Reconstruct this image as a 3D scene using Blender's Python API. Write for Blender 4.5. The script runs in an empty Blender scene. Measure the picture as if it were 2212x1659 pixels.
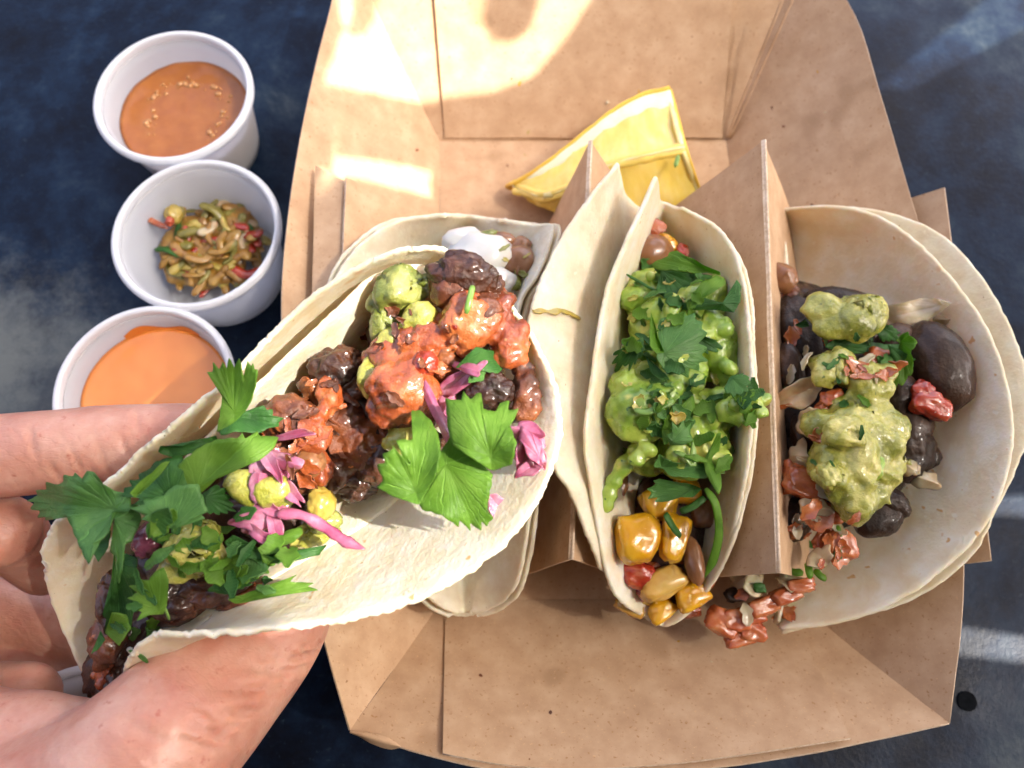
import bpy, bmesh, math, random
from mathutils import Vector, noise, Matrix
import numpy as np
from mathutils.bvhtree import BVHTree
random.seed(7)
R = math.radians
# ------------------------------------------------------------------ camera
H, TILT, FPX = 0.29, R(18.4), 1720.4
scn = bpy.context.scene
cam_d = bpy.data.cameras.new("camera"); cam = bpy.data.objects.new("camera", cam_d)
scn.collection.objects.link(cam); scn.camera = cam
cam.location = (0, 0, H); cam.rotation_euler = (TILT, 0, 0)
cam_d.lens = 28.0; cam_d.sensor_width = 36.0; cam_d.clip_start = 0.005; cam_d.clip_end = 100
cam_d.dof.use_dof = True; cam_d.dof.focus_distance = 0.212; cam_d.dof.aperture_fstop = 13
# ------------------------------------------------------------------ sky, sun, exposure
SUN = Vector((0.60, -0.10, 0.79)).normalized()
world = bpy.data.worlds.new("World"); scn.world = world; world.use_nodes = True
nt = world.node_tree; bg = nt.nodes["Background"]
sky = nt.nodes.new("ShaderNodeTexSky"); sky.sky_type = 'NISHITA'; sky.sun_disc = False
sky.sun_elevation = math.asin(SUN.z); sky.sun_rotation = math.atan2(SUN.x, SUN.y)
sky.air_density = 0.4; sky.dust_density = 9.0; sky.ozone_density = 0.0
nt.links.new(sky.outputs[0], bg.inputs[0]); bg.inputs[1].default_value = 0.15
sl = bpy.data.lights.new("sun", 'SUN'); so = bpy.data.objects.new("sun", sl); scn.collection.objects.link(so)
sl.energy = 2.0; sl.angle = R(0.5); sl.color = (1.0, 0.94, 0.85)
so.rotation_euler = SUN.to_track_quat('Z', 'Y').to_euler(); so.location = SUN * 3
scn.view_settings.view_transform = 'Standard'; scn.view_settings.look = 'None'
scn.view_settings.exposure = 2.92; scn.view_settings.gamma = 1.0
scn.render.engine = 'CYCLES'
scn.cycles.use_denoising = True; scn.cycles.max_bounces = 8; scn.cycles.diffuse_bounces = 4
scn.cycles.transmission_bounces = 6; scn.cycles.caustics_reflective = False; scn.cycles.caustics_refractive = False
scn.cycles.sample_clamp_indirect = 4.0

# ------------------------------------------------------------------ helpers
FW = Vector((0, math.sin(TILT), -math.cos(TILT))); UP = Vector((0, math.cos(TILT), math.sin(TILT)))
CAM = Vector((0, 0, H))
def ray(px, py):
    return FW + Vector((1, 0, 0)) * ((px - 1106) / FPX) + UP * ((829.5 - py) / FPX)
def P(px, py, z=0.0):
    "point at height z that the camera sees at pixel (px, py) of a 2212 x 1659 picture"
    d = ray(px, py); return CAM + d * ((H - z) / -d.z)
def mpp(px, py, z):
    d = ray(px, py); return ((H - z) / -d.z) / FPX      # metres per pixel there
def cr(p0, p1, p2, p3, t):
    return 0.5 * ((2 * p1) + (p2 - p0) * t + (2 * p0 - 5 * p1 + 4 * p2 - p3) * t * t + (3 * p1 - p0 - 3 * p2 + p3) * t ** 3)
def spline(pts, n, even=True):
    "n points along a Catmull-Rom curve through pts"
    pts = [Vector(p) for p in pts]
    if len(pts) == 1: return [pts[0].copy() for _ in range(n)]
    e = [2 * pts[0] - pts[1]] + pts + [2 * pts[-1] - pts[-2]]
    m = len(pts) - 1; K = 12; fine = []
    for i in range(m):
        for k in range(K): fine.append(cr(e[i], e[i + 1], e[i + 2], e[i + 3], k / K))
    fine.append(pts[-1].copy())
    if not even:
        out = []
        for i in range(n):
            f = i / (n - 1) * (len(fine) - 1); j = min(int(f), len(fine) - 2); out.append(fine[j].lerp(fine[j + 1], f - j))
        return out
    L = [0.0]
    for i in range(1, len(fine)): L.append(L[-1] + (fine[i] - fine[i - 1]).length)
    out = []; j = 0
    for i in range(n):
        s = L[-1] * i / (n - 1)
        while j < len(L) - 2 and L[j + 1] < s: j += 1
        d = L[j + 1] - L[j]; out.append(fine[j].lerp(fine[j + 1], (s - L[j]) / d if d > 1e-12 else 0))
    return out
def C(pts): return [P(*p) for p in pts]
def loft(curves, nu, nv):
    rows = [spline(c, nu) for c in curves]
    cols = [spline([r[i] for r in rows], nv, False) for i in range(nu)]
    return [[cols[i][j] for i in range(nu)] for j in range(nv)]      # grid[j][i]
ORG = {}
def link(o): scn.collection.objects.link(o); return o
def thing(name, label, cat, loc, group=None):
    o = link(bpy.data.objects.new(name, None)); o.location = loc; o.empty_display_size = 0.01
    o['label'] = label; o['category'] = cat
    if group: o['group'] = group
    ORG[o.name] = Vector(loc); return o
def mk(name, verts, faces, mat, parent=None, smooth=True, uv=None):
    org = ORG.get(parent.name, Vector()) if parent else Vector()
    me = bpy.data.meshes.new(name)
    me.from_pydata([tuple(Vector(v) - org) for v in verts], [], faces)
    if uv:
        lay = me.uv_layers.new(name="UVMap")
        for l in me.loops: lay.data[l.index].uv = uv[l.vertex_index]
    if smooth: me.polygons.foreach_set("use_smooth", [True] * len(me.polygons))
    mats = mat if isinstance(mat, (list, tuple)) else [mat]
    for m in mats: me.materials.append(m)
    me.update()
    o = link(bpy.data.objects.new(name, me)); o.parent = parent; ORG[o.name] = org
    return o
def grid_normals(g):
    nv, nu = len(g), len(g[0]); N = []
    for j in range(nv):
        r = []
        for i in range(nu):
            a = g[j][min(i + 1, nu - 1)] - g[j][max(i - 1, 0)]
            b = g[min(j + 1, nv - 1)][i] - g[max(j - 1, 0)][i]
            n = a.cross(b)
            if n.length < 1e-14: n = Vector((0, 0, 1))
            n.normalize(); r.append(n)
        N.append(r)
    # make normals face the camera side (up) on average
    s = sum(n.z for r in N for n in r)
    if s < 0: N = [[-n for n in r] for r in N]
    return N
def sheet(name, g, thick, mat, parent=None, rounded=True, lump=0, lscale=60, seed=0, edge=0, up=None):
    "closed sheet of the given thickness under the grid; rounded or square rim"
    nv, nu = len(g), len(g[0])
    if lump or edge:
        N = grid_normals(g); off = Vector((seed * 7.3, seed * 3.1, seed))
        for j in range(nv):
            for i in range(nu):
                v = g[j][i]
                d = noise.noise(v * lscale + off) * lump + noise.noise(v * lscale * 2.7 + off) * lump * .35
                g[j][i] = v + N[j][i] * d
        if edge:
            cen = sum((v for r in g for v in r), Vector()) / (nu * nv)
            for j in range(nv):
                for i in range(nu):
                    if j in (0, nv - 1) or i in (0, nu - 1):
                        v = g[j][i]; q = (v - cen).normalized()
                        g[j][i] = v + q * edge * (.6 * noise.noise(v * 260 + off) + .8 * noise.noise(v * 1100 + off))
    N = grid_normals(g)
    if up is not None:
        if sum(n.dot(up) for r in N for n in r) < 0: N = [[-n for n in r] for r in N]
    V = [v for r in g for v in r]; n0 = len(V)
    V = V + [g[j][i] - N[j][i] * thick for j in range(nv) for i in range(nu)]
    F = []; mi = []
    flip = (g[0][1] - g[0][0]).cross(g[1][0] - g[0][0]).dot(N[0][0]) < 0
    mj, mi_ = nv // 2, nu // 2
    a = g[mj][min(mi_ + 1, nu - 1)] - g[mj][mi_ - 1]; b = g[min(mj + 1, nv - 1)][mi_] - g[mj - 1][mi_]
    flip = a.cross(b).dot(N[mj][mi_]) < 0
    idx = lambda j, i: j * nu + i
    for j in range(nv - 1):
        for i in range(nu - 1):
            q = (idx(j, i), idx(j, i + 1), idx(j + 1, i + 1), idx(j + 1, i))
            F.append(q[::-1] if flip else q)
            q2 = tuple(k + n0 for k in q); F.append(q2 if flip else q2[::-1])
    ring = [(0, i) for i in range(nu)] + [(j, nu - 1) for j in range(1, nv)] + [(nv - 1, i) for i in range(nu - 2, -1, -1)] + [(j, 0) for j in range(nv - 2, 0, -1)]
    nflat = len(F)
    if rounded:
        K = 3; M = len(ring); rows = [[idx(*q) for q in ring]]
        for k in range(1, K + 1):
            t = k / (K + 1); row = []
            for m, (j, i) in enumerate(ring):
                c = g[j][i]; n = N[j][i]
                tan = g[ring[(m + 1) % M][0]][ring[(m + 1) % M][1]] - g[ring[m - 1][0]][ring[m - 1][1]]
                o = tan.cross(n)
                if o.length < 1e-12: o = Vector((0, 0, 0))
                else: o.normalize()
                inner = g[min(max(j, 1), nv - 2)][min(max(i, 1), nu - 2)]
                if o.dot(c - inner) < 0: o = -o
                V.append(c - n * thick * (0.5 - 0.5 * math.cos(math.pi * t)) + o * thick * .5 * math.sin(math.pi * t)); row.append(len(V) - 1)
            rows.append(row)
        rows.append([idx(*q) + n0 for q in ring])
        for k in range(K + 1):
            for m in range(M):
                q = (rows[k][m], rows[k][(m + 1) % M], rows[k + 1][(m + 1) % M], rows[k + 1][m])
                F.append(q if flip else q[::-1])
    else:
        M = len(ring); b0 = len(V)
        for q in ring: V.append(V[idx(*q)])
        for q in ring: V.append(V[idx(*q) + n0])
        for m in range(M):
            q = (b0 + m, b0 + (m + 1) % M, b0 + M + (m + 1) % M, b0 + M + m)
            F.append(q if flip else q[::-1])
    uvs = [(i / (nu - 1), j / (nv - 1)) for j in range(nv) for i in range(nu)] * 2
    uvs += [(0, 0)] * (len(V) - len(uvs))
    o = mk(name, V, F, mat, parent, True, uvs)
    if isinstance(mat, (list, tuple)) and len(mat) > 1:
        for p in o.data.polygons[nflat:]: p.material_index = 1
    return o
def tube(path, radii, ns=10, caps=True, flat=1.0):
    "verts, faces of a tube along path"
    V, F = [], []; n = len(path); up = Vector((0.13, .31, .94))
    for i in range(n):
        t = (path[min(i + 1, n - 1)] - path[max(i - 1, 0)]).normalized()
        a = t.cross(up)
        if a.length < 1e-6: a = Vector((1, 0, 0))
        a.normalize(); b = a.cross(t)
        for k in range(ns):
            th = 2 * math.pi * k / ns
            V.append(path[i] + a * math.cos(th) * radii[i] + b * math.sin(th) * radii[i] * flat)
    for i in range(n - 1):
        for k in range(ns):
            F.append((i * ns + k, i * ns + (k + 1) % ns, (i + 1) * ns + (k + 1) % ns, (i + 1) * ns + k))
    F.append(tuple(range(ns))[::-1]); F.append(tuple((n - 1) * ns + k for k in range(ns)))
    return V, F
def strand(name, pts, r_px, mat, parent, n=24, ns=8, flat=.6, lump=.0, taper=(.4, .2), seed=0):
    path = spline(C(pts), n); m = mpp(pts[0][0], pts[0][1], pts[0][2]); rad = []
    for i in range(n):
        t = i / (n - 1); w = min(1, taper[0] + t * 6) * min(1, taper[1] + (1 - t) * 5)
        w *= 1 + lump * noise.noise(Vector((t * 9, seed, 1.7)))
        rad.append(r_px * m * w)
    V, F = tube(path, rad, ns, True, flat)
    return mk(name, V, F, mat, parent)
def remeshed(o, voxel, smooth, factor=.5):
    md = o.modifiers.new("remesh", 'REMESH'); md.mode = 'VOXEL'; md.voxel_size = voxel; md.use_smooth_shade = True
    ms = o.modifiers.new("smooth", 'SMOOTH'); ms.factor = factor; ms.iterations = smooth
    dg = bpy.context.evaluated_depsgraph_get(); me = bpy.data.meshes.new_from_object(o.evaluated_get(dg))
    mats = list(o.data.materials); o.modifiers.clear(); o.data = me
    if not me.materials:
        for m in mats: me.materials.append(m)
    me.polygons.foreach_set("use_smooth", [True] * len(me.polygons)); return me
def mass(name, lumps, mat, parent, voxel=.0008, smooth=3, disp=((.0013, 170), (.0008, 380)), billow=((.0011, 260),), sub=3):
    "one continuous lumpy body melted together from ellipsoids (px, py, z, width, height, turn[, depth])"
    V, F = [], []; V0, F0 = ico(sub); SEED[0] += 1; s = Vector((SEED[0] * 1.7, 3.3, SEED[0] * .9))
    for x, y, z, a, b, r, *c in lumps:
        k = len(V); V += V0; F += [tuple(i + k for i in f) for f in F0]
    V2 = []; k = 0
    for x, y, z, a, b, r, *c in lumps:
        m = mpp(x, y, z); cen = P(x, y, z); rm = Matrix.Rotation(R(r), 3, 'Z'); h = (c[0] if c else min(a, b) * .85) * m / 2
        V2 += [cen + rm @ (Vector((v.x * a * m / 2, v.y * b * m / 2, v.z * h)) * (1 + .25 * noise.noise(v * 1.6 + cen * 200))) for v in V0]
    o = mk(name, V2, F, mat, parent); me = remeshed(o, voxel, smooth); org = ORG[o.name]
    for v in me.vertices:
        p = v.co + org + s; d = 0
        for a, f in disp: d += a * noise.noise(p * f)
        for a, f in billow: d += a * (.3 - abs(noise.noise(p * f)))
        v.co = v.co + v.normal * d
    me.update(); bm = bmesh.new(); bm.from_mesh(me); bm.verts.ensure_lookup_table(); seen = [-1] * len(bm.verts); isl = []
    for v in bm.verts:
        if seen[v.index] >= 0: continue
        st = [v]; seen[v.index] = len(isl); isl.append([v.index])
        while st:
            q = st.pop()
            for e in q.link_edges:
                w = e.other_vert(q)
                if seen[w.index] < 0: seen[w.index] = seen[v.index]; isl[-1].append(w.index); st.append(w)
    bm.free()
    if len(isl) > 1:
        co = [v.co + org for v in me.vertices]; fs = [tuple(p.vertices) for p in me.polygons]; first = True
        for k, il in enumerate(isl):
            if len(il) < 200: continue
            mp = {a: b for b, a in enumerate(il)}
            mk(name, [co[i] for i in il], [tuple(mp[i] for i in f) for f in fs if seen[f[0]] == k], mat, parent)
        bpy.data.objects.remove(o); return None
    return o
_ico = {}
def ico(sub):
    if sub not in _ico:
        bm = bmesh.new(); bmesh.ops.create_icosphere(bm, subdivisions=sub, radius=1)
        bm.verts.ensure_lookup_table()
        _ico[sub] = ([v.co.copy() for v in bm.verts], [tuple(v.index for v in f.verts) for f in bm.faces]); bm.free()
    return _ico[sub]
SEED = [0]
def chunk(name, px, py, z, sx, sy, mat, parent, sz=None, rot=0, amp=.25, freq=1.3, fine=.06, sub=4, box=0, tilt=0, bend=0, crum=0, taper=0):
    """lumpy piece sx by sy pixels (full size) whose top sits about at height z. box > 0 squares it off"""
    SEED[0] += 1; s = Vector((SEED[0] * 3.7, SEED[0] * 1.9, SEED[0] * 5.3))
    m = mpp(px, py, z); a, b = sx * m / 2, sy * m / 2; c = (sz * m / 2) if sz else min(a, b) * .85
    cen = P(px, py, z); V0, F = ico(sub); V = []
    rm = Matrix.Rotation(R(rot), 3, 'Z') @ Matrix.Rotation(R(tilt), 3, 'X')
    for v in V0:
        d = 1 + amp * noise.noise(v * freq + s) + amp * .5 * noise.noise(v * freq * 2.3 + s) + fine * noise.noise(v * 6 + s) * .6 + fine * .4 * noise.noise(v * 15 + s)
        if crum: d += crum * (.38 - noise.turbulence(v * 1.6 + s, 4, True))
        q = v.copy()
        if box:
            e = max(abs(q.x), abs(q.y), abs(q.z)); q = q.lerp(q / e * .87, box)
        q = q * d; q = Vector((q.x * a, q.y * b, q.z * c))
        if taper: q.x *= 1 - taper * q.y / b; q.z *= 1 - taper * .4 * q.y / b
        if bend: q.z -= bend * (q.x * q.x) / max(a, 1e-6)
        V.append(cen + rm @ q)
    return mk(name, V, F, mat, parent)
def petal(name, x, y, z, l, w, rot, mat, parent, rnd, thick=.0007, fold=.7):
    "thin curved slice of onion"
    o = []; k0 = rnd.uniform(0, 9)
    for k in range(18):
        a = 2 * math.pi * k / 18; q = Vector((math.cos(a) * l / 2, math.sin(a) * w / 2, 0)) * (1 + .6 * noise.noise(Vector((math.cos(a) * 1.7 + k0, math.sin(a) * 1.7, k0))))
        o.append((x + q.x * math.cos(R(rot)) - q.y * math.sin(R(rot)), y + q.x * math.sin(R(rot)) + q.y * math.cos(R(rot))))
    return leaf(name, o, z, mat, parent, nteeth=0, thick=thick, rings=6, n=60, wave=.002, cup=rnd.uniform(.1, .5), fold=fold * rnd.choice((-1, 1, 1)), slope=(rnd.uniform(-.3, .3), rnd.uniform(-.2, .3)))
def bvh_of(root):
    v, f = [], []
    for o in root.children:
        k = len(v); org = ORG[o.name]; v += [q.co + org for q in o.data.vertices]; f += [tuple(i + k for i in p.vertices) for p in o.data.polygons]
    return BVHTree.FromPolygons(v, f)
def scatter(root, spots, count, mats, size, rnd, name="cilantro_bit", lift=.0004):
    "small chopped shreds lying on what is already there"
    tree = bvh_of(root)
    for k in range(count):
        cx, cy, rx, ry = rnd.choice(spots); a = rnd.uniform(0, 6.283); r = math.sqrt(rnd.random())
        h, n, _, _ = tree.ray_cast(CAM, ray(cx + rx * r * math.cos(a), cy + ry * r * math.sin(a)).normalized())
        if h is None: continue
        if n.z < 0: n = -n
        n = (n + Vector((rnd.uniform(-.5, .5), rnd.uniform(-.5, .5), .6))).normalized()
        t = n.orthogonal().normalized(); t = Matrix.Rotation(rnd.uniform(0, 6.283), 3, n) @ t; b = n.cross(t)
        L = rnd.uniform(*size) / 2; W = L * rnd.uniform(.22, .7); bend = rnd.uniform(-.5, .9); g = []
        for j in range(4):
            row = []
            for i in range(7):
                u, v = i / 3 - 1, j / 1.5 - 1; w = W * (1 - .75 * abs(u) ** 2.2) * (1 + .3 * math.sin(i * 2.1 + k))
                row.append(h + n * (lift + L * bend * .5 * (1 - u * u) + .3 * W * v * v) + t * L * u + b * w * v)
            g.append(row)
        sheet(name, g, .00025, rnd.choice(mats), root, rounded=False, up=n)
def leaf(name, outline, z, mat, parent, base=0, slope=(0, 0), cup=0.0, wave=.0036, teeth=.022, nteeth=None, c=None, thick=.00022, rings=9, n=200, fold=None, fdir=None):
    """leaf from its outline (pixels); z of the centre; slope = height gain per metre in x and y; cup > 0 bends the rim down"""
    SEED[0] += 1; s = Vector((SEED[0] * 2.7, 4.4, SEED[0] * 1.3))
    o2 = [Vector((x, y, 0)) for x, y in outline]
    cx = sum(v.x for v in o2) / len(o2); cy = sum(v.y for v in o2) / len(o2)
    if c is None: c = (cx * .25 + outline[base][0] * .75, cy * .25 + outline[base][1] * .75)
    # resample the closed outline evenly without rounding off the corners
    per = []; pts = o2 + [o2[0]]; L = [0]
    for i in range(1, len(pts)): L.append(L[-1] + (pts[i] - pts[i - 1]).length)
    j = 0
    for k in range(n):
        d = L[-1] * k / n
        while L[j + 1] < d: j += 1
        per.append(pts[j].lerp(pts[j + 1], (d - L[j]) / max(1e-9, L[j + 1] - L[j])))
    sm = [(per[k - 1] + per[k] * 2 + per[(k + 1) % n]) / 4 for k in range(n)]
    if nteeth is None: nteeth = max(8, int(L[-1] / 26))
    if nteeth:
        for k in range(n):
            w = abs(math.sin(math.pi * nteeth * k / n)); q = sm[k] - Vector((c[0], c[1], 0))
            sm[k] = sm[k] + q.normalized() * min(q.length, 70) * teeth * 1.6 * (w - .6) * (1 + .8 * noise.noise(Vector((k * .11, SEED[0], 0))))
    if fold is None: fold = random.choice((.28, .38, -.2, .45))
    if fdir is None:
        q = Vector((cx - outline[base][0], -(cy - outline[base][1]))); q = q.normalized() if q.length > 1 else Vector((1, 0)); fdir = (q.x, q.y)
    m = mpp(c[0], c[1], z); wc = P(c[0], c[1], z)
    rad = max((v - Vector((c[0], c[1], 0))).length for v in sm) * m
    V, uv = [], []
    def pos(x, y, fr):
        dx, dy = (x - c[0]) * m, -(y - c[1]) * m; r = math.hypot(dx, dy)
        q = wc + Vector((dx, dy, 0))
        h = slope[0] * dx + slope[1] * dy - cup * r * r / rad + wave * noise.noise(q * 95 + s) * (0.3 + fr) * 1.4
        if fold: h += -fold * .25 * rad + fold * abs(dx * fdir[1] - dy * fdir[0])
        # keep the sight line: slide along the ray so that the outline stays where it is seen
        return P(x, y, z + h)
    V.append(pos(c[0], c[1], 0)); uv.append((0, 0))
    for r in range(1, rings + 1):
        t = r / rings
        for k in range(n):
            v = sm[k]; x = c[0] + (v.x - c[0]) * t; y = c[1] + (v.y - c[1]) * t
            V.append(pos(x, y, t)); uv.append((k / n, t))
    n1 = len(V); F = []
    for k in range(n): F.append((0, 1 + k, 1 + (k + 1) % n))
    for r in range(rings - 1):
        for k in range(n):
            a = 1 + r * n
            F.append((a + k, a + n + k, a + n + (k + 1) % n, a + (k + 1) % n))
    # orient up
    nn = (V[F[0][1]] - V[0]).cross(V[F[0][2]] - V[0])
    if nn.z < 0: F = [f[::-1] for f in F]
    V2 = [v - Vector((0, 0, thick)) for v in V]; F2 = [tuple(i + n1 for i in f[::-1]) for f in F]
    a = 1 + (rings - 1) * n
    S = [(a + k, a + (k + 1) % n, a + (k + 1) % n + n1, a + k + n1) for k in range(n)]
    return mk(name, V + V2, F + F2 + S, mat, parent, True, uv + uv)

# ------------------------------------------------------------------ materials
def ramp(nt, stops):
    r = nt.nodes.new("ShaderNodeValToRGB"); cr_ = r.color_ramp
    while len(cr_.elements) > 1: cr_.elements.remove(cr_.elements[-1])
    cr_.elements[0].position = stops[0][0]; cr_.elements[0].color = (*stops[0][1], 1)
    for p, c in stops[1:]:
        e = cr_.elements.new(p); e.color = (*c, 1)
    return r
def tex(nt, scale, detail=4, rough=.6, dist=0, coord='Object'):
    tc = nt.nodes.new("ShaderNodeTexCoord"); n = nt.nodes.new("ShaderNodeTexNoise")
    n.inputs['Scale'].default_value = scale; n.inputs['Detail'].default_value = detail
    n.inputs['Roughness'].default_value = rough; n.inputs['Distortion'].default_value = dist
    nt.links.new(tc.outputs[coord], n.inputs['Vector']); return n
def mixc(nt, fac, a, b, mode='MIX'):
    m = nt.nodes.new("ShaderNodeMix"); m.data_type = 'RGBA'; m.blend_type = mode
    for s, v in ((m.inputs[0], fac), (m.inputs[6], a), (m.inputs[7], b)):
        if hasattr(v, 'links'): nt.links.new(v, s)
        elif isinstance(v, tuple): s.default_value = (*v, 1) if len(v) == 3 else v
        else: s.default_value = v
    return m.outputs[2]
def thr(nt, val, lo, hi):
    m = nt.nodes.new("ShaderNodeMapRange"); m.interpolation_type = 'SMOOTHSTEP'
    m.inputs[1].default_value = lo; m.inputs[2].default_value = hi
    nt.links.new(val, m.inputs[0]); return m.outputs[0]
def pmat(name, stops, scale=150, detail=5, rough=.5, bump=.3, bscale=600, bdist=.0006, sss=0, srad=(.004, .002, .001), coat=0, spots=(), transl=0, tcol=None, dist=0, spec=.5, rvar=0, sheer=0):
    m = bpy.data.materials.new(name); m.use_nodes = True; nt = m.node_tree; b = nt.nodes["Principled BSDF"]
    n = tex(nt, scale, detail, .6, dist); r = ramp(nt, stops); nt.links.new(n.outputs[0], r.inputs[0]); col = r.outputs[0]
    for (sc, lo, hi, c) in spots:
        k = tex(nt, sc, 2, .5); col = mixc(nt, thr(nt, k.outputs[0], lo, hi), col, c)
    nt.links.new(col, b.inputs['Base Color'])
    b.inputs['Roughness'].default_value = rough; b.inputs['Specular IOR Level'].default_value = spec
    if rvar:
        k = tex(nt, scale * 1.7, 3); mr = nt.nodes.new("ShaderNodeMapRange")
        mr.inputs[1].default_value = .3; mr.inputs[2].default_value = .7; mr.inputs[3].default_value = max(.05, rough - rvar); mr.inputs[4].default_value = rough + rvar
        nt.links.new(k.outputs[0], mr.inputs[0]); nt.links.new(mr.outputs[0], b.inputs['Roughness'])
    if bump:
        k = tex(nt, bscale, 5, .65); bp = nt.nodes.new("ShaderNodeBump"); bp.inputs['Strength'].default_value = bump; bp.inputs['Distance'].default_value = bdist
        nt.links.new(k.outputs[0], bp.inputs['Height'])
        if coat:
            bq = nt.nodes.new("ShaderNodeBump"); bq.inputs['Strength'].default_value = .35; bq.inputs['Distance'].default_value = .0005
            nt.links.new(tex(nt, 420, 2, .5).outputs[0], bq.inputs['Height']); nt.links.new(bq.outputs[0], b.inputs['Coat Normal'])
        nt.links.new(bp.outputs[0], b.inputs['Normal'])
    if sss:
        b.inputs['Subsurface Weight'].default_value = sss; b.inputs['Subsurface Radius'].default_value = srad; b.inputs['Subsurface Scale'].default_value = 1
    if coat:
        b.inputs['Coat Weight'].default_value = coat; b.inputs['Coat Roughness'].default_value = .1
    if transl:
        t = nt.nodes.new("ShaderNodeBsdfTranslucent"); ms = nt.nodes.new("ShaderNodeMixShader"); ms.inputs[0].default_value = transl
        if tcol: t.inputs[0].default_value = (*tcol, 1)
        else: nt.links.new(col, t.inputs[0])
        nt.links.new(b.outputs[0], ms.inputs[1]); nt.links.new(t.outputs[0], ms.inputs[2])
        out = ms
        if sheer:      # open weave: part of the light passes straight through
            tr = nt.nodes.new("ShaderNodeBsdfTransparent"); out = nt.nodes.new("ShaderNodeMixShader"); out.inputs[0].default_value = sheer
            nt.links.new(ms.outputs[0], out.inputs[1]); nt.links.new(tr.outputs[0], out.inputs[2])
        nt.links.new(out.outputs[0], nt.nodes["Material Output"].inputs[0])
    return m
kraft = pmat("kraft", [(.3, (.45, .285, .165)), (.5, (.51, .335, .20)), (.7, (.57, .39, .245))], 120, 6, .75, .25, 1600, .0002,
             spots=((38, .62, .72, (.42, .265, .15)), (900, .62, .76, (.38, .21, .095)), (420, .76, .79, (.26, .14, .065)), (1400, .64, .76, (.62, .40, .22))), spec=.25)
kraft_edge = pmat("kraft_edge", [(.3, (.5, .35, .22)), (.7, (.72, .58, .44))], 700, 4, .85, .4, 1500, .0003)
tort = pmat("tortilla", [(.28, (.80, .67, .45)), (.42, (.84, .74, .53)), (.55, (.88, .80, .63)), (.68, (.92, .87, .75))], 130, 7, .5, .55, 520, .0008,
            sss=.35, srad=(.003, .0018, .0008), spots=((260, .70, .76, (.70, .43, .17)), (70, .70, .80, (.76, .44, .16)), (300, .66, .74, (.90, .84, .68)), (640, .755, .79, (.30, .16, .06))), transl=.13, tcol=(.9, .72, .42), rvar=.12)
tort2 = pmat("tortilla_pale", [(.28, (.70, .60, .41)), (.45, (.78, .69, .51)), (.58, (.82, .76, .59)), (.72, (.87, .82, .68))], 140, 7, .55, .55, 520, .0008,
             sss=.3, srad=(.003, .002, .0008), spots=((640, .75, .79, (.34, .2, .09)), (300, .66, .74, (.86, .80, .62))), transl=.1, tcol=(.9, .74, .45))
meat = pmat("braised_meat", [(.3, (.03, .009, .003)), (.46, (.10, .026, .008)), (.58, (.19, .052, .014)), (.74, (.36, .12, .03))], 80, 9, .4, .7, 520, .0012, coat=.6, spec=.4, rvar=.15,
            spots=((420, .68, .74, (.42, .12, .03)),))
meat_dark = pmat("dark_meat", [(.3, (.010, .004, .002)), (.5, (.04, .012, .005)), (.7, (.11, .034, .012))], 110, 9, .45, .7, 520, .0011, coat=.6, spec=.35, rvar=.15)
salsa = pmat("red_salsa", [(.32, (.07, .012, .004)), (.43, (.22, .042, .010)), (.54, (.38, .085, .020)), (.7, (.50, .17, .05))], 70, 9, .28, .7, 520, .001, coat=.8, sss=.2, rvar=.1,
             spots=((520, .70, .76, (.42, .2, .07)), (300, .70, .78, (.2, .015, .006))))
tomato = pmat("tomato", [(.3, (0.252, 0.0132, 0.006)), (.55, (0.36, 0.039, 0.015)), (.75, (0.408, 0.12, 0.045))], 170, 5, .22, .4, 500, .0006, coat=.6, sss=.3, spots=((900, .72, .76, (.6, .4, .3)),))
tomato_pale = pmat("pico_tomato", [(.3, (.34, .055, .016)), (.55, (.46, .13, .04)), (.75, (.52, .24, .10))], 170, 5, .25, .4, 500, .0006, coat=.6, sss=.35)
onion = pmat("onion", [(.3, (0.52, 0.348, 0.192)), (.6, (0.655, 0.545, 0.346)), (.8, (0.749, 0.719, 0.538))], 120, 4, .22, .3, 350, .0005, coat=.6, sss=.4, transl=.25)
pink = pmat("pickled_onion", [(.3, (.36, .06, .14)), (.5, (.48, .14, .235)), (.7, (.64, .32, .40))], 160, 5, .25, .4, 420, .0006, coat=.5, sss=.35, transl=.18)
purple = pmat("red_onion", [(.3, (0.08, 0.0144, 0.028)), (.6, (0.192, 0.048, 0.08)), (.8, (0.36, 0.176, 0.2))], 170, 4, .2, .3, 400, .0005, coat=.6)
guac = pmat("guacamole", [(.28, (.075, .095, .012)), (.45, (.16, .19, .030)), (.6, (.27, .28, .06)), (.8, (.46, .43, .13))], 130, 6, .33, .7, 620, .0009, coat=.4, sss=.25, srad=(.002, .003, .001), rvar=.1,
            spots=((380, .70, .76, (.07, .13, .018)), (700, .72, .76, (.62, .64, .26))))
guac_fresh = pmat("fresh_guacamole", [(.3, (.11, .23, .02)), (.44, (.24, .38, .045)), (.58, (.38, .49, .075)), (.74, (.58, .60, .15))], 70, 8, .3, .5, 420, .0008, coat=.7, sss=.25, srad=(.002, .003, .001), rvar=.1,
                  spots=((160, .62, .75, (.55, .53, .10)), (420, .70, .76, (.05, .14, .02))))
salsa_verde = pmat("salsa_verde", [(.3, (.13, .15, .015)), (.42, (.27, .28, .035)), (.54, (.41, .39, .07)), (.68, (.60, .54, .16))], 120, 10, .3, .8, 420, .001, coat=.7, sss=.25, srad=(.002, .003, .001), rvar=.1,
                   spots=((500, .69, .75, (.13, .17, .03)), (620, .72, .76, (.62, .58, .28))))
yellow = pmat("yellow_bits", [(.3, (0.33, 0.222, 0.024)), (.6, (0.432, 0.336, 0.072)), (.8, (0.48, 0.42, 0.18))], 170, 5, .3, .4, 500, .0005, coat=.4, sss=.3)
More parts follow.
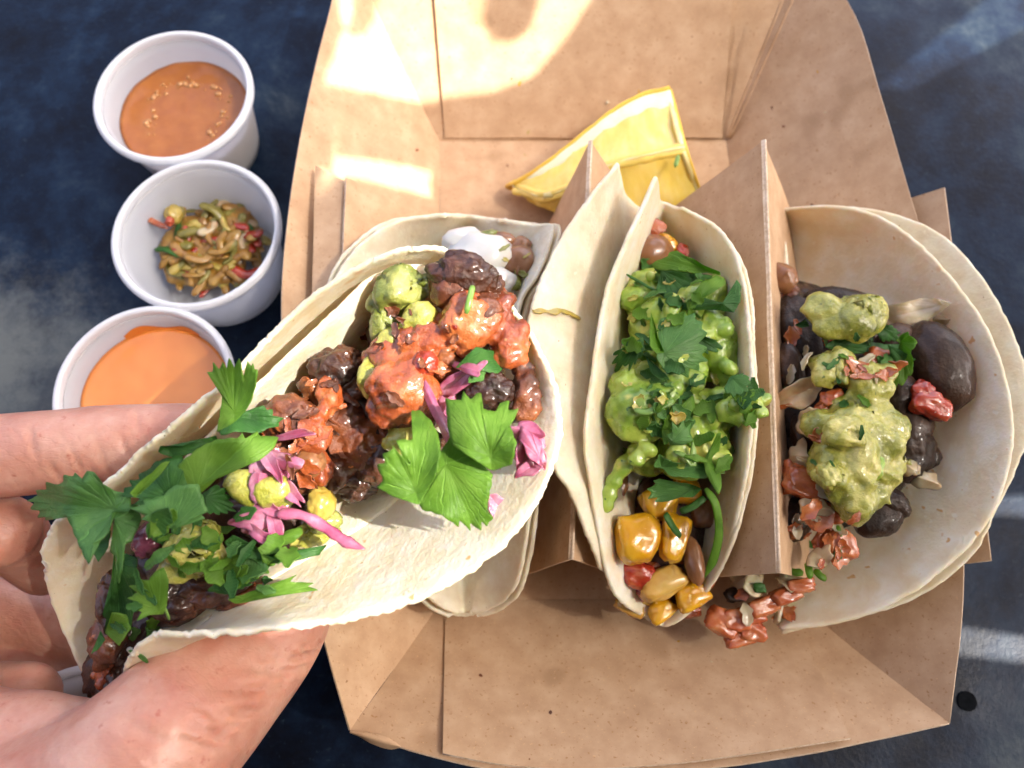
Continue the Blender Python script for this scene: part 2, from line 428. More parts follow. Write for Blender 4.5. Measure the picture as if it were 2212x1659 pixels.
corn = pmat("corn", [(.3, (.55, .24, .006)), (.5, (.64, .33, .010)), (.75, (.70, .43, .04))], 90, 4, .22, .18, 500, .0005, coat=.55, sss=.35, srad=(.004, .0025, .0006), spots=((420, .64, .74, (.88, .66, .25)),))
corn_pale = pmat("pale_corn", [(.3, (.50, .25, .03)), (.6, (.58, .36, .08)), (.8, (.64, .46, .17))], 90, 4, .25, .2, 420, .0005, coat=.5, sss=.35)
bean = pmat("pinto_bean", [(.3, (0.173, 0.0676, 0.0227)), (.55, (0.231, 0.0998, 0.0392)), (.75, (0.273, 0.135, 0.0616))], 110, 5, .3, .2, 500, .0004, coat=.4, sss=.2)
mush = pmat("mushroom", [(.3, (.008, .004, .002)), (.5, (.024, .012, .006)), (.7, (.065, .030, .013))], 130, 7, .4, .7, 480, .0012, coat=.22, spec=.25, rvar=.12)
mush_cap = pmat("mushroom_cap", [(.3, (.018, .008, .004)), (.55, (.045, .021, .010)), (.75, (.09, .043, .02))], 90, 6, .4, .6, 520, .0009, coat=.25, spec=.25, rvar=.12)
cream = pmat("sour_cream", [(.4, (0.608, 0.601, 0.562)), (.7, (0.671, 0.663, 0.64))], 60, 3, .35, .2, 150, .0006, sss=.3, coat=.3)
plastic_body = pmat("cup_plastic_thin", [(.4, (.85, .86, .875)), (.6, (.88, .89, .90))], 30, 2, .3, .05, 100, .0003, transl=.45, tcol=(.84, .86, .9), sheer=.3)
rind = pmat("lemon_rind", [(.3, (.74, .44, .03)), (.7, (.83, .56, .07))], 90, 4, .4, .4, 900, .0005, coat=.2)
pith = pmat("lemon_pith", [(.3, (.82, .74, .46)), (.7, (.87, .82, .62))], 200, 4, .6, .3, 600, .0004, sss=.3)
sauce_brown = pmat("brown_sauce", [(.3, (.30, .085, .006)), (.6, (.36, .115, .011)), (.8, (.42, .16, .03))], 130, 5, .28, .25, 300, .0005, coat=.3, sss=.2)
sauce_orange = pmat("orange_sauce", [(.3, (.68, .22, .04)), (.7, (.74, .27, .055))], 40, 3, .25, .08, 150, .0004, coat=.3, sss=.2)
froth = pmat("froth", [(.3, (.42, .17, .04)), (.7, (.55, .28, .1))], 300, 3, .2, .2, 700, .0003, coat=.5)
relish = pmat("relish", [(.3, (.17, .07, .010)), (.5, (.33, .165, .022)), (.75, (.50, .33, .08))], 130, 5, .28, .4, 500, .0006, coat=.4, transl=.15)
relish_g = pmat("relish_green", [(.3, (.11, .10, .015)), (.6, (.27, .23, .04)), (.8, (.42, .36, .09))], 130, 5, .28, .4, 500, .0006, coat=.4, transl=.15)
def leaf_mat(name, lo, mid, hi, tl=.45, tcol=(.24, .5, .05), rough=.5):
    m = bpy.data.materials.new(name); m.use_nodes = True; nt = m.node_tree; b = nt.nodes["Principled BSDF"]
    n = tex(nt, 130, 5); r = ramp(nt, [(.3, lo), (.5, mid), (.75, hi)]); nt.links.new(n.outputs[0], r.inputs[0])
    tc = nt.nodes.new("ShaderNodeTexCoord"); sep = nt.nodes.new("ShaderNodeSeparateXYZ"); nt.links.new(tc.outputs['UV'], sep.inputs[0])
    def M(op, a, v=None):
        k = nt.nodes.new("ShaderNodeMath"); k.operation = op
        nt.links.new(a, k.inputs[0])
        if v is not None:
            if hasattr(v, 'links'): nt.links.new(v, k.inputs[1])
            else: k.inputs[1].default_value = v
        return k.outputs[0]
    nz = tex(nt, 220, 3); wob = M('MULTIPLY', M('SUBTRACT', nz.outputs[0], .5), .5)
    f = M('ABSOLUTE', M('SUBTRACT', M('FRACT', M('ADD', M('MULTIPLY', sep.outputs[0], 9), wob)), .5))
    wid = M('MULTIPLY', f, M('ADD', sep.outputs[1], .12))
    vein = thr(nt, wid, .04, .0)
    f2 = M('ABSOLUTE', M('SUBTRACT', M('FRACT', M('ADD', M('MULTIPLY', sep.outputs[0], 37), M('MULTIPLY', wob, 5))), .5))
    vein2 = M('MULTIPLY', thr(nt, f2, .1, .0), .45)
    vv = M('MAXIMUM', vein, vein2)
    col = mixc(nt, M('MULTIPLY', vv, .75), r.outputs[0], tuple(min(1, c * 1.9 + .02) for c in mid))
    nt.links.new(col, b.inputs['Base Color']); b.inputs['Roughness'].default_value = rough; b.inputs['Specular IOR Level'].default_value = .35
    bp = nt.nodes.new("ShaderNodeBump"); bp.inputs['Strength'].default_value = .7; bp.inputs['Distance'].default_value = .0005; bp.invert = True
    hgt = M('ADD', M('MULTIPLY', vv, .8), tex(nt, 600, 3).outputs[0]); nt.links.new(hgt, bp.inputs['Height']); nt.links.new(bp.outputs[0], b.inputs['Normal'])
    t = nt.nodes.new("ShaderNodeBsdfTranslucent"); t.inputs[0].default_value = (*tcol, 1)
    ms = nt.nodes.new("ShaderNodeMixShader"); ms.inputs[0].default_value = tl
    nt.links.new(b.outputs[0], ms.inputs[1]); nt.links.new(t.outputs[0], ms.inputs[2]); nt.links.new(ms.outputs[0], nt.nodes["Material Output"].inputs[0])
    return m
cil = leaf_mat("cilantro", (.085, .19, .018), (.145, .295, .03), (.23, .40, .06))
cil_dark = leaf_mat("cilantro_dark", (.018, .075, .012), (.035, .125, .02), (.075, .20, .035), .25, (.1, .3, .04))
cil_shade = leaf_mat("cilantro_shade", (.05, .15, .03), (.085, .215, .045), (.15, .31, .08), .28, (.16, .38, .06), .38)  # cooler copy of cilantro, blue sky shade put into the colour
stem = pmat("cilantro_stem", [(.3, (.12, .26, .04)), (.7, (.26, .42, .09))], 150, 3, .35, .2, 400, .0003, coat=.2, transl=.2)
plastic = pmat("cup_plastic", [(.4, (.85, .86, .875)), (.6, (.88, .89, .90))], 30, 2, .32, .05, 100, .0003, transl=.35, tcol=(.82, .85, .9), spec=.5)
# skin
def skin_mat():
    m = bpy.data.materials.new("skin"); m.use_nodes = True; nt = m.node_tree; b = nt.nodes["Principled BSDF"]
    n = tex(nt, 70, 6); r = ramp(nt, [(.3, (.48, .20, .14)), (.5, (.565, .285, .205)), (.7, (.65, .385, .295))]); nt.links.new(n.outputs[0], r.inputs[0])
    k = tex(nt, 420, 3); col = mixc(nt, thr(nt, k.outputs[0], .6, .8), r.outputs[0], (.45, .16, .11))
    nt.links.new(col, b.inputs['Base Color']); b.inputs['Roughness'].default_value = .42
    b.inputs['Subsurface Weight'].default_value = .5; b.inputs['Subsurface Radius'].default_value = (.006, .0022, .0012); b.inputs['Subsurface Scale'].default_value = 1
    tc = nt.nodes.new("ShaderNodeTexCoord")
    v = nt.nodes.new("ShaderNodeTexVoronoi"); v.feature = 'DISTANCE_TO_EDGE'; v.inputs['Scale'].default_value = 620
    mp = nt.nodes.new("ShaderNodeMapping"); mp.inputs['Rotation'].default_value = (0, 0, R(35)); mp.inputs['Scale'].default_value = (.45, 1.2, 1)
    nt.links.new(tc.outputs['Object'], mp.inputs[0]); nt.links.new(mp.outputs[0], v.inputs['Vector'])
    b1 = nt.nodes.new("ShaderNodeBump"); b1.inputs['Strength'].default_value = .12; b1.inputs['Distance'].default_value = .0004
    nt.links.new(thr(nt, v.outputs['Distance'], 0, .15), b1.inputs['Height'])
    wv = nt.nodes.new("ShaderNodeTexWave"); wv.bands_direction = 'X'; wv.inputs['Scale'].default_value = 95; wv.inputs['Distortion'].default_value = 7; wv.inputs['Detail'].default_value = 3; wv.inputs['Detail Scale'].default_value = 2.2
    mp2 = nt.nodes.new("ShaderNodeMapping"); mp2.inputs['Rotation'].default_value = (0, 0, R(-38)); nt.links.new(tc.outputs['Object'], mp2.inputs[0]); nt.links.new(mp2.outputs[0], wv.inputs['Vector'])
    b3 = nt.nodes.new("ShaderNodeBump"); b3.inputs['Strength'].default_value = .14; b3.inputs['Distance'].default_value = .0005
    nt.links.new(wv.outputs['Fac'], b3.inputs['Height']); nt.links.new(b3.outputs[0], b1.inputs['Normal'])
    b2 = nt.nodes.new("ShaderNodeBump"); b2.inputs['Strength'].default_value = .13; b2.inputs['Distance'].default_value = .0005
    nt.links.new(tex(nt, 260, 5).outputs[0], b2.inputs['Height']); nt.links.new(b1.outputs[0], b2.inputs['Normal']); nt.links.new(b2.outputs[0], b.inputs['Normal'])
    return m
skin = skin_mat()
def table_mat():
    m = bpy.data.materials.new("painted_table"); m.use_nodes = True; nt = m.node_tree; b = nt.nodes["Principled BSDF"]
    n = tex(nt, 16, 12, .72, .2); r = ramp(nt, [(.36, (.001, .002, .006)), (.46, (.002, .006, .017)), (.54, (.005, .014, .034)), (.60, (.014, .027, .046)), (.70, (.05, .065, .075))]); nt.links.new(n.outputs[0], r.inputs[0])
    k = tex(nt, 420, 3); col = mixc(nt, thr(nt, k.outputs[0], .58, .8), r.outputs[0], (.016, .028, .042))
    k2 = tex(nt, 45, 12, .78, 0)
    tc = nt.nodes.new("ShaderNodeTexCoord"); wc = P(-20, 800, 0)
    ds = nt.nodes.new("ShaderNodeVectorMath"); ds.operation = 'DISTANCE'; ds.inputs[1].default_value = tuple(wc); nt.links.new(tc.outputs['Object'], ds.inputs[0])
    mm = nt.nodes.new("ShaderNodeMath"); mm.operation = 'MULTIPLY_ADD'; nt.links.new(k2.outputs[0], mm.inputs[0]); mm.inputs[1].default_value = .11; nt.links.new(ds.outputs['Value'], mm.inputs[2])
    glare = thr(nt, mm.outputs[0], .115, .06)
    col = mixc(nt, glare, col, (.10, .11, .108))  # lighter grey patch: glare put into the table colour
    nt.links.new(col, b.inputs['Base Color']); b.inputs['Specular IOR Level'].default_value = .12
    rr = ramp(nt, [(.3, (.3,) * 3), (.7, (.55,) * 3)]); nt.links.new(tex(nt, 30, 5).outputs[0], rr.inputs[0]); nt.links.new(rr.outputs[0], b.inputs['Roughness'])
    bp = nt.nodes.new("ShaderNodeBump"); bp.inputs['Strength'].default_value = .35; bp.inputs['Distance'].default_value = .0005
    nt.links.new(tex(nt, 500, 5).outputs[0], bp.inputs['Height']); nt.links.new(bp.outputs[0], b.inputs['Normal'])
    return m
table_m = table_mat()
dark_dot = pmat("table_hole", [(.3, (.002, .003, .004)), (.7, (.004, .005, .007))], 300, 3, .8, 0, spec=.04)

# ------------------------------------------------------------------ table
g = [[Vector((x, y, 0)) for x in (-.9, -.3, 0, .3, .9)] for y in (-.7, -.2, .2, .6, 1.1)]
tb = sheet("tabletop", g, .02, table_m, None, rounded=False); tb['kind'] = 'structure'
tb['label'] = 'dark blue grey weathered table surface under the tray'
c0 = P(2090, 1515, .0006); V = [c0] + [c0 + Vector((math.cos(a) * .0032, math.sin(a) * .0032, 0)) for a in [i * math.pi / 12 for i in range(24)]]
mk("hole_dot", V, [(0, 1 + i, 1 + (i + 1) % 24) for i in range(24)], dark_dot, tb)  # flat dark disc, the dark of a small hole put into its colour

# ------------------------------------------------------------------ paper tray
tray = thing("paper_tray", "brown kraft paper food tray with flared walls on the dark table", "food tray", P(1300, 800, .001))
ZF = .0012
Ffl, Ffr, Fnr, Fnl = P(950, 305, ZF), P(1568, 300, ZF), P(1712, 1292, ZF), P(952, 1300, ZF)
TLc, TRc = P(748, -120, .045), P(1745, -120, .045)
BL, BR = P(756, 1577, .040), P(2051, 1562, .036)
left_rim = [BL, P(700, 1390, .041), P(640, 1050, .042), P(608, 700, .043), P(626, 450, .044), P(652, 280, .045), P(690, 110, .045), P(722, -10, .045), TLc]
right_rim = [BR, P(2083, 1230, .036), P(2062, 900, .036), P(2020, 620, .038), P(1965, 420, .040), P(1906, 220, .043), P(1832, 0, .045), TRc]
front_rim = [BL, P(860, 1610, .040), P(965, 1642, .040), P(1100, 1667, .040), P(1250, 1675, .040), P(1440, 1667, .039), P(1700, 1636, .038), BR]
def wall(name, a, b, rim, bow=.002, inset=0, nu=40, t=.0006):
    base = [a.lerp(b, i / 8) for i in range(9)]
    rm = spline(rim, 9)
    mid = [base[i].lerp(rm[i], .5) - Vector((0, 0, bow)) for i in range(9)]
    return sheet(name, loft([base, mid, rm], nu, 14), t, [kraft, kraft_edge], tray, rounded=False, lump=.0004, lscale=45)
sheet("base", loft([[Ffl, Ffr], [Fnl, Fnr]], 12, 12), .0006, [kraft, kraft_edge], tray, rounded=False)
wall("side_wall", Fnl, Ffl, left_rim); wall("side_wall", Fnr, Ffr, right_rim)
wall("front_wall", Fnl, Fnr, front_rim); wall("back_wall", Ffl, Ffr, [TLc, P(1240, -125, .045), TRc])
up1 = Vector((0, .0004, .0012))
def panel(name, low, high, t=.0007, off=.0012):
    g = loft([low, [l.lerp(h, .5) - Vector((0, 0, .0012)) for l, h in zip(low, high)], high], 30, 14)
    N = grid_normals(g); g = [[g[j][i] + N[j][i] * off for i in range(30)] for j in range(14)]
    return sheet(name, g, t, [kraft, kraft_edge], tray, rounded=False, lump=.0003, lscale=40, seed=3)
fr = [P(955, 1634, .0405), P(1090, 1657, .0395), P(1260, 1665, .0395), P(1440, 1655, .039), P(1640, 1630, .039), P(1836, 1600, .0375)]
panel("front_panel", [P(962 + (1705 - 962) * i / 5, 1303 - i * 1.5, ZF) for i in range(6)], fr)
panel("back_panel", [P(962 + (1558 - 962) * i / 5, 298, ZF + .0004) for i in range(6)], [P(932 + (1588 - 932) * i / 5, -90, .042) for i in range(6)])
for d in (0, 22):      # scored double line in the back right corner
    a, b = P(1570 + d * .3, 298, .003), P(1692 + d, -6, .044); pth = [a.lerp(b, k / 24) for k in range(25)]
    V, F = tube(pth, [.0005] * 25, 6); mk("score_line", V, F, kraft, tray)
g = loft([C([(758, 1577, .0405), (800, 1583, .0415), (836, 1592, .0415), (862, 1609, .0405)]), C([(756, 1582, .0405), (800, 1596, .0418), (838, 1606, .0418), (864, 1613, .0405)]), C([(760, 1584, .0385), (802, 1606, .039), (838, 1618, .039), (864, 1615, .0385)])], 24, 8)
sheet("curled_edge", g, .0004, [kraft, kraft_edge], tray, rounded=False, lump=.0003, lscale=200)
# ------------------------------------------------------------------ cardboard taco holder
holder = thing("taco_holder", "zigzag folded kraft cardboard insert holding tacos upright in the tray", "taco holder", P(1400, 800, .003))
pk1f, pk1n = P(1275, 303, .058), P(1233, 1207, .058)
pk2f, pk2n = P(1650, 302, .065), P(1681, 1237, .065)
wf, wn = P(2040, 405, .041), P(2141, 1211, .041)
pk0f, pk0n = P(748, 383, .047), P(715, 1230, .045)
ofl, ofn = P(681, 357, .043), P(660, 1200, .040)
def low(a, b, t, z): v = a.lerp(b, t); v.z = z; return v
v1f, v1n = low(pk0f, pk1f, .42, .004), low(pk0n, pk1n, .42, .004)
w1f, w1n = low(pk0f, pk1f, .86, .004), low(pk0n, pk1n, .80, .004)
v2f, v2n = low(pk1f, pk2f, .5, .004), low(pk1n, pk2n, .5, .004)
v3f, v3n = low(pk2f, wf, .45, .005), low(pk2n, wn, .45, .005)
zz = [(ofl, ofn), (pk0f, pk0n), (v1f, v1n), (w1f, w1n), (pk1f, pk1n), (v2f, v2n), (pk2f, pk2n), (v3f, v3n), (wf, wn)]
for i in range(8):
    (a, b), (c_, d) = zz[i], zz[i + 1]
    if i == 0: c_, d = c_ + Vector((-.0012, 0, -.0022)), d + Vector((-.0012, 0, -.0022))
    e = .0
    g = loft([[a.lerp(b, k / 6) for k in range(7)], [c_.lerp(d, k / 6) for k in range(7)]], 24, 10)
    sheet("panel", g, .0008, [kraft, kraft_edge], holder, rounded=False, lump=.0003, lscale=50, seed=i)
for k, (a, b) in enumerate(((pk1f, pk1n), (pk2f, pk2n))):      # the pale crease along each peak
    pth = [a.lerp(b, i / 20) + Vector((0.0004, 0, -.0002)) for i in range(21)]
    V, F = tube(pth, [.00055] * 21, 8); mk("fold_crease", V, F, kraft_edge, holder)

# ------------------------------------------------------------------ added unseen screen to shade the table, openings shaped to throw sun patches
bm_v, bm_f = [], []
for o in list(tray.children) + list(holder.children):
    k = len(bm_v); org = ORG[o.name]
    bm_v += [v.co + org for v in o.data.vertices]; bm_f += [tuple(i + k for i in p.vertices) for p in o.data.polygons]
bvh = BVHTree.FromPolygons(bm_v, bm_f)
tv, tf = [], []
for o in tray.children:
    k = len(tv); org = ORG[o.name]; tv += [v.co + org for v in o.data.vertices]; tf += [tuple(i + k for i in p.vertices) for p in o.data.polygons]
bvt = BVHTree.FromPolygons(tv, tf)
def hit_tray(px, py):
    h = bvt.ray_cast(CAM, ray(px, py).normalized()); return h[0] if h[0] is not None else P(px, py, 0)
def hit(px, py, dz=0):
    d = ray(px, py).normalized(); h = bvh.ray_cast(CAM, d)
    return h[0] if h[0] is not None else P(px, py, 0)
GD = .50; GOBO_PASS = .62
sx = Vector((0, 0, 1)).cross(SUN).normalized(); sy = SUN.cross(sx); so_ = Vector((.03, .08, .03)) + SUN * GD
def gp(p): q = p - so_; return (q.dot(sx), q.dot(sy))
holes = []
holes.append([gp(P(x, y, z)) for x, y, z in ((478, 815, .108), (520, 775, .108), (640, 680, .108), (760, 598, .109), (850, 550, .109), (930, 530, .108), (1010, 520, .110), (1110, 560, .11), (1230, 700, .11), (1260, 900, .11), (1240, 1080, .11), (1100, 1230, .108), (900, 1340, .1), (780, 1370, .1), (700, 1390, .103), (620, 1370, .104), (590, 1240, .105), (540, 1060, .11), (480, 940, .11))])
holes.append([gp(hit(x, y)) for x, y in ((650, -60), (655, 150), (700, 178), (800, 198), (950, 214), (1060, 198), (1150, 165), (1215, 90), (1300, -40), (1180, -60), (1150, 60), (1110, 92), (1060, 90), (1040, 40), (1060, -60), (830, -60), (810, 40), (785, 80), (755, 78), (735, 40), (740, -60))])
holes.append([gp(hit_tray(x, y)) for x, y in ((622, 450), (640, 333), (720, 338), (830, 352), (935, 372), (925, 396), (932, 424), (845, 402), (756, 378), (742, 390), (690, 362), (672, 440))])
for q in (((2062, 1066), (2290, 1074), (2290, 1120), (2062, 1106)), ((2040, 1350), (2290, 1388), (2290, 1440), (2040, 1408)), ((1890, 190), (2180, -40), (2290, -40), (2290, 20), (1960, 196))):
    holes.append([gp(P(x, y, 0)) for x, y in q])
W, XW, YT = .36, .44, .78
from mathutils.geometry import delaunay_2d_cdt
pv, pe = [], []
for poly in [[(-.95, -W), (XW, -W), (XW, YT), (-.95, YT)]] + holes:
    k = len(pv); n = len(poly); pv += [Vector(p) for p in poly]; pe += [(k + a, k + (a + 1) % n) for a in range(n)]
cv, ce, cf, *_ = delaunay_2d_cdt(pv, pe, [], 0, 1e-6)
def inside(p, poly):
    r = False; n = len(poly)
    for a in range(n):
        (x0, y0), (x1, y1) = poly[a], poly[(a + 1) % n]
        if (y0 > p.y) != (y1 > p.y) and p.x < (x1 - x0) * (p.y - y0) / (y1 - y0) + x0: r = not r
    return r
keep, thin = [], []
for f in cf:
    c = sum((cv[a] for a in f), Vector((0, 0))) / len(f)
    if any(inside(c, h) for h in holes[1:]): continue
    keep.append(tuple(f)); thin.append(any(inside(c, h) for h in holes[:1]))
me = bpy.data.meshes.new("gobo_screen"); nv = len(cv); ec = {}
for f in keep:
    for a in range(len(f)): q = (f[a], f[(a + 1) % len(f)]); ec[q] = 1
side = [(b, a, a + nv, b + nv) for a, b in ec if (b, a) not in ec]
me.from_pydata([(v.x, v.y, .0006) for v in cv] + [(v.x, v.y, -.0006) for v in cv], [], keep + side); me.update()
scr = link(bpy.data.objects.new("gobo_screen", me))
scr.matrix_world = Matrix.Translation(so_) @ Matrix((sx, sy, SUN)).transposed().to_4x4()
scr['kind'] = 'structure'; scr['label'] = 'unseen dark screen added to shade the table, openings shaped for sun patches'
gw = [[Vector((x, -.42, z)) for x in (-2.6, -1.0, -.3, .4, 1.1)] for z in (-.3, .3, 1.3)]
wl = sheet("near_blocker", gw, .05, pmat("blocker_dark", [(.3, (.05, .045, .04)), (.7, (.075, .068, .06))], 20, 4, .8, .3), None, rounded=False, up=Vector((0, 1, 0)))  # unseen dark sheet added to block sky light from the near side
wl['kind'] = 'structure'; wl['label'] = 'unseen dark sheet added to block light behind the camera'
me.materials.append(pmat("gobo_cloth", [(.3, (.06, .05, .042)), (.7, (.08, .07, .06))], 20, 3, .8, 0, transl=.03, sheer=.07))
me.materials.append(pmat("gobo_thin", [(.3, (.10, .09, .08)), (.7, (.12, .11, .10))], 20, 3, .8, 0, transl=.03, sheer=GOBO_PASS))  # thin cloth added over the main opening to weaken the sun there
for k, t in enumerate(thin): me.polygons[k].material_index = int(t)

# ------------------------------------------------------------------ tacos
def tortilla(name, curves, mat, parent, t=.0015, seed=0, nu=110, nv=40, lump=.0007, edge=.0005):
    return sheet(name, loft([C(c) for c in curves], nu, nv), t, mat, parent, rounded=True, lump=lump, lscale=42, seed=seed, edge=edge)
GT = "soft corn tacos"
# ---- taco at the back left, partly under the held one
t1 = thing("taco", "soft taco topped with white sour cream at the tray's left, partly hidden", "taco", P(990, 850, .008), GT)
L1 = [[(960, 470, .05), (860, 483, .052), (790, 525, .054), (745, 575, .055), (722, 640, .055), (715, 750, .053), (730, 900, .05), (780, 1050, .046), (860, 1200, .04), (935, 1292, .032), (985, 1318, .028)],
      [(985, 470, .046), (900, 570, .034), (860, 750, .032), (870, 950, .03), (920, 1170, .028), (995, 1318, .026)],
      [(1010, 472, .042), (1000, 560, .02), (985, 750, .013), (985, 950, .013), (990, 1150, .015), (1003, 1318, .025)],
      [(1060, 476, .046), (1075, 580, .04), (1060, 750, .036), (1060, 950, .034), (1060, 1150, .03), (1015, 1318, .026)],
      [(1080, 482, .05), (1160, 490, .056), (1190, 494, .06), (1155, 590, .066), (1118, 650, .068), (1104, 760, .068), (1112, 900, .066), (1140, 1050, .06), (1128, 1180, .05), (1106, 1270, .04), (1062, 1310, .03), (1020, 1320, .027)]]
tortilla("tortilla", L1, tort2, t1, seed=1)
L1b = [[(x - 14 if k < 2 else x + (14 if k > 2 else 0), y + (6 if y > 1200 else 0), z - .0035) for x, y, z in c] for k, c in enumerate(L1)]
tortilla("tortilla", L1b, tort2, t1, seed=2)
for (x, y, z, sx_, sy_, m, nm, r) in ((1040, 560, .056, 150, 120, cream, "sour_cream", 20), (1070, 610, .058, 90, 70, cream, "sour_cream", 10), (1000, 520, .056, 90, 60, cream, "sour_cream", 0),
        (1120, 565, .056, 70, 75, bean, "bean", 20), (1085, 520, .054, 60, 40, bean, "bean", -10), (1125, 530, .054, 45, 40, bean, "bean", 40), (1050, 508, .058, 50, 22, guac, "guacamole", 20), (1020, 512, .058, 40, 18, yellow, "cheese_shred", -10),
        (1100, 610, .056, 60, 40, guac, "guacamole", 0), (760, 600, .052, 80, 40, salsa_verde, "salsa_verde", 30), (950, 640, .045, 160, 140, meat_dark, "meat_chunk", 0), (940, 800, .04, 200, 240, meat_dark, "meat_chunk", 0), (980, 1050, .03, 130, 240, meat_dark, "meat_chunk", 0)):
    chunk(nm, x, y, z, sx_, sy_, m, t1, rot=r, amp=.22, sub=3)
# ---- taco with guacamole and corn
t2 = thing("taco", "upright soft taco filled with bright green guacamole, corn and cilantro", "taco", P(1440, 850, .01), GT)
tortilla("tortilla", [
    [(1337, 358, .077), (1270, 440, .079), (1215, 520, .079), (1168, 620, .079), (1146, 720, .078), (1155, 850, .076), (1195, 990, .073), (1243, 1070, .068), (1280, 1170, .06), (1302, 1232, .052)],
    [(1342, 380, .07), (1310, 470, .069), (1285, 560, .068), (1262, 640, .068), (1252, 740, .067), (1256, 860, .066), (1272, 990, .064), (1292, 1080, .061), (1308, 1170, .055), (1320, 1236, .049)],
    [(1360, 430, .055), (1350, 560, .046), (1340, 700, .042), (1335, 850, .042), (1340, 1000, .042), (1350, 1150, .042), (1350, 1260, .042)],
    [(1415, 470, .03), (1420, 650, .014), (1430, 850, .012), (1435, 1050, .013), (1435, 1240, .024), (1420, 1300, .03)],
    [(1470, 480, .04), (1530, 650, .042), (1555, 850, .042), (1545, 1050, .038), (1490, 1260, .034)],
    [(1500, 466, .054), (1598, 570, .066), (1626, 800, .068), (1619, 1000, .066), (1570, 1190, .054), (1510, 1290, .04)]], tort2, t2, seed=3)
tortilla("tortilla", [
    [(1420, 388, .08), (1362, 510, .080), (1316, 630, .078), (1290, 780, .076), (1273, 900, .074), (1275, 1000, .07), (1290, 1120, .062), (1315, 1240, .052), (1350, 1300, .042), (1400, 1332, .034)],
    [(1426, 410, .068), (1388, 560, .056), (1358, 700, .049), (1350, 850, .047), (1352, 1050, .044), (1380, 1230, .037), (1415, 1338, .032)],
    [(1432, 440, .055), (1438, 600, .027), (1442, 850, .02), (1442, 1050, .02), (1436, 1230, .024), (1432, 1346, .031)],
    [(1455, 452, .056), (1530, 620, .05), (1556, 850, .046), (1545, 1050, .042), (1492, 1230, .035), (1440, 1347, .032)],
    [(1472, 460, .06), (1545, 498, .067), (1592, 575, .071), (1613, 700, .073), (1619, 830, .073), (1613, 960, .071), (1596, 1080, .063), (1560, 1200, .051), (1502, 1300, .039), (1450, 1346, .033)]], tort, t2, seed=4)
def guac_lumps(parent, mat, pts, k=1.0):
    return mass("guacamole", pts, mat, parent, disp=((.0024 * k, 95), (.0010 * k, 240)), billow=((.0018 * k, 150), (.0007, 420)), smooth=3)
rl = random.Random(12)
gl = [(1400, 640, .058, 110, 130, 10), (1440, 720, .058, 150, 170, 30), (1520, 660, .056, 100, 130, -20), (1545, 760, .060, 110, 150, 10), (1400, 800, .058, 130, 110, 0), (1388, 885, .066, 148, 140, 8), (1475, 890, .060, 120, 160, 30), (1545, 880, .062, 100, 100, -20), (1600, 885, .071, 100, 70, 12), (1480, 980, .056, 120, 110, 15), (1400, 985, .050, 110, 80, 0), (1540, 960, .058, 80, 100, 20), (1345, 600, .055, 40, 100, 12)]
for k in range(85):
    y = rl.uniform(590, 1015); w = 1 - abs((y - 800) / 330) ** 3
    x = 1465 + (rl.random() - .5) * 2 * (118 * w) + (40 if 800 < y < 930 and rl.random() < .4 else 0); d = rl.uniform(24, 66)
    gl.append((x, y, .0625 + rl.uniform(-.003, .005) + .004 * w - .003 * abs(x - 1465) / 110, d, d * rl.uniform(.6, 1.3), rl.uniform(0, 180)))
for k in range(14): gl.append((rl.uniform(1590, 1655), rl.uniform(835, 915), .0735 + rl.uniform(-.002, .002), rl.uniform(18, 40), rl.uniform(18, 40), 0))
mass("guacamole", gl, guac_fresh, t2, voxel=.0008, disp=((.0012, 120), (.0008, 300)), billow=((.0010, 190), (.0006, 480)), smooth=2)
strand("guacamole_smear", [(1392, 955, .06), (1352, 1000, .062), (1322, 1050, .06), (1303, 1105, .058)], 17, guac_fresh, t2, lump=.5, flat=.7, taper=(.8, .7))
chunk("bean", 1402, 545, .056, 105, 80, bean, t2, rot=8, amp=.1, sub=4, fine=.02)
chunk("bean", 1460, 560, .05, 60, 50, bean, t2, rot=-40, amp=.1, fine=.02)
chunk("corn_kernel", 1440, 524, .054, 60, 36, corn, t2, rot=-40, amp=.1, fine=.02)
chunk("tomato_piece", 1474, 545, .055, 30, 40, tomato, t2, amp=.3)
chunk("sauce_smear", 1412, 488, .057, 60, 36, salsa, t2, sz=14, rot=-20)
rk = random.Random(2)
def kernel(x, y, z, a, b, rot, m=corn, tilt=0): chunk("corn_kernel", x, y, z, a, b, m, t2, rot=rot, amp=.16, fine=.03, box=.42, sub=4, tilt=tilt, taper=rk.choice((-.24, .2, .28, -.15)))
kernel(1374, 1166, .052, 98, 112, -6); kernel(1455, 1162, .05, 66, 112, -14); kernel(1424, 1090, .045, 82, 76, 10); kernel(1494, 1285, .040, 78, 60, 28); kernel(1432, 1258, .042, 112, 66, 28, corn_pale)
for x, y, z, a, b in ((1400, 1225, .036, 90, 60), (1455, 1215, .036, 80, 70), (1470, 1310, .031, 90, 50), (1405, 1310, .030, 90, 50), (1515, 1240, .036, 60, 70)): chunk("tomato_sauce", x, y, z, a, b, salsa, t2, amp=.35, fine=.08)
kernel(1428, 1318, .036, 66, 50, 35); kernel(1362, 1310, .034, 70, 40, -28, corn_pale); kernel(1520, 1110, .04, 60, 70, 0, bean); kernel(1400, 1285, .034, 60, 50, 5, corn_pale); kernel(1480, 1060, .042, 70, 60, 0)
chunk("bean", 1500, 1213, .046, 44, 104, bean, t2, rot=6, amp=.12, fine=.02)
chunk("bean", 1340, 1050, .045, 34, 66, bean, t2, rot=-14, amp=.12, fine=.02)
chunk("tomato_piece", 1376, 1240, .042, 76, 66, tomato, t2, amp=.25); chunk("tomato_piece", 1392, 1275, .038, 40, 50, tomato, t2, amp=.25)
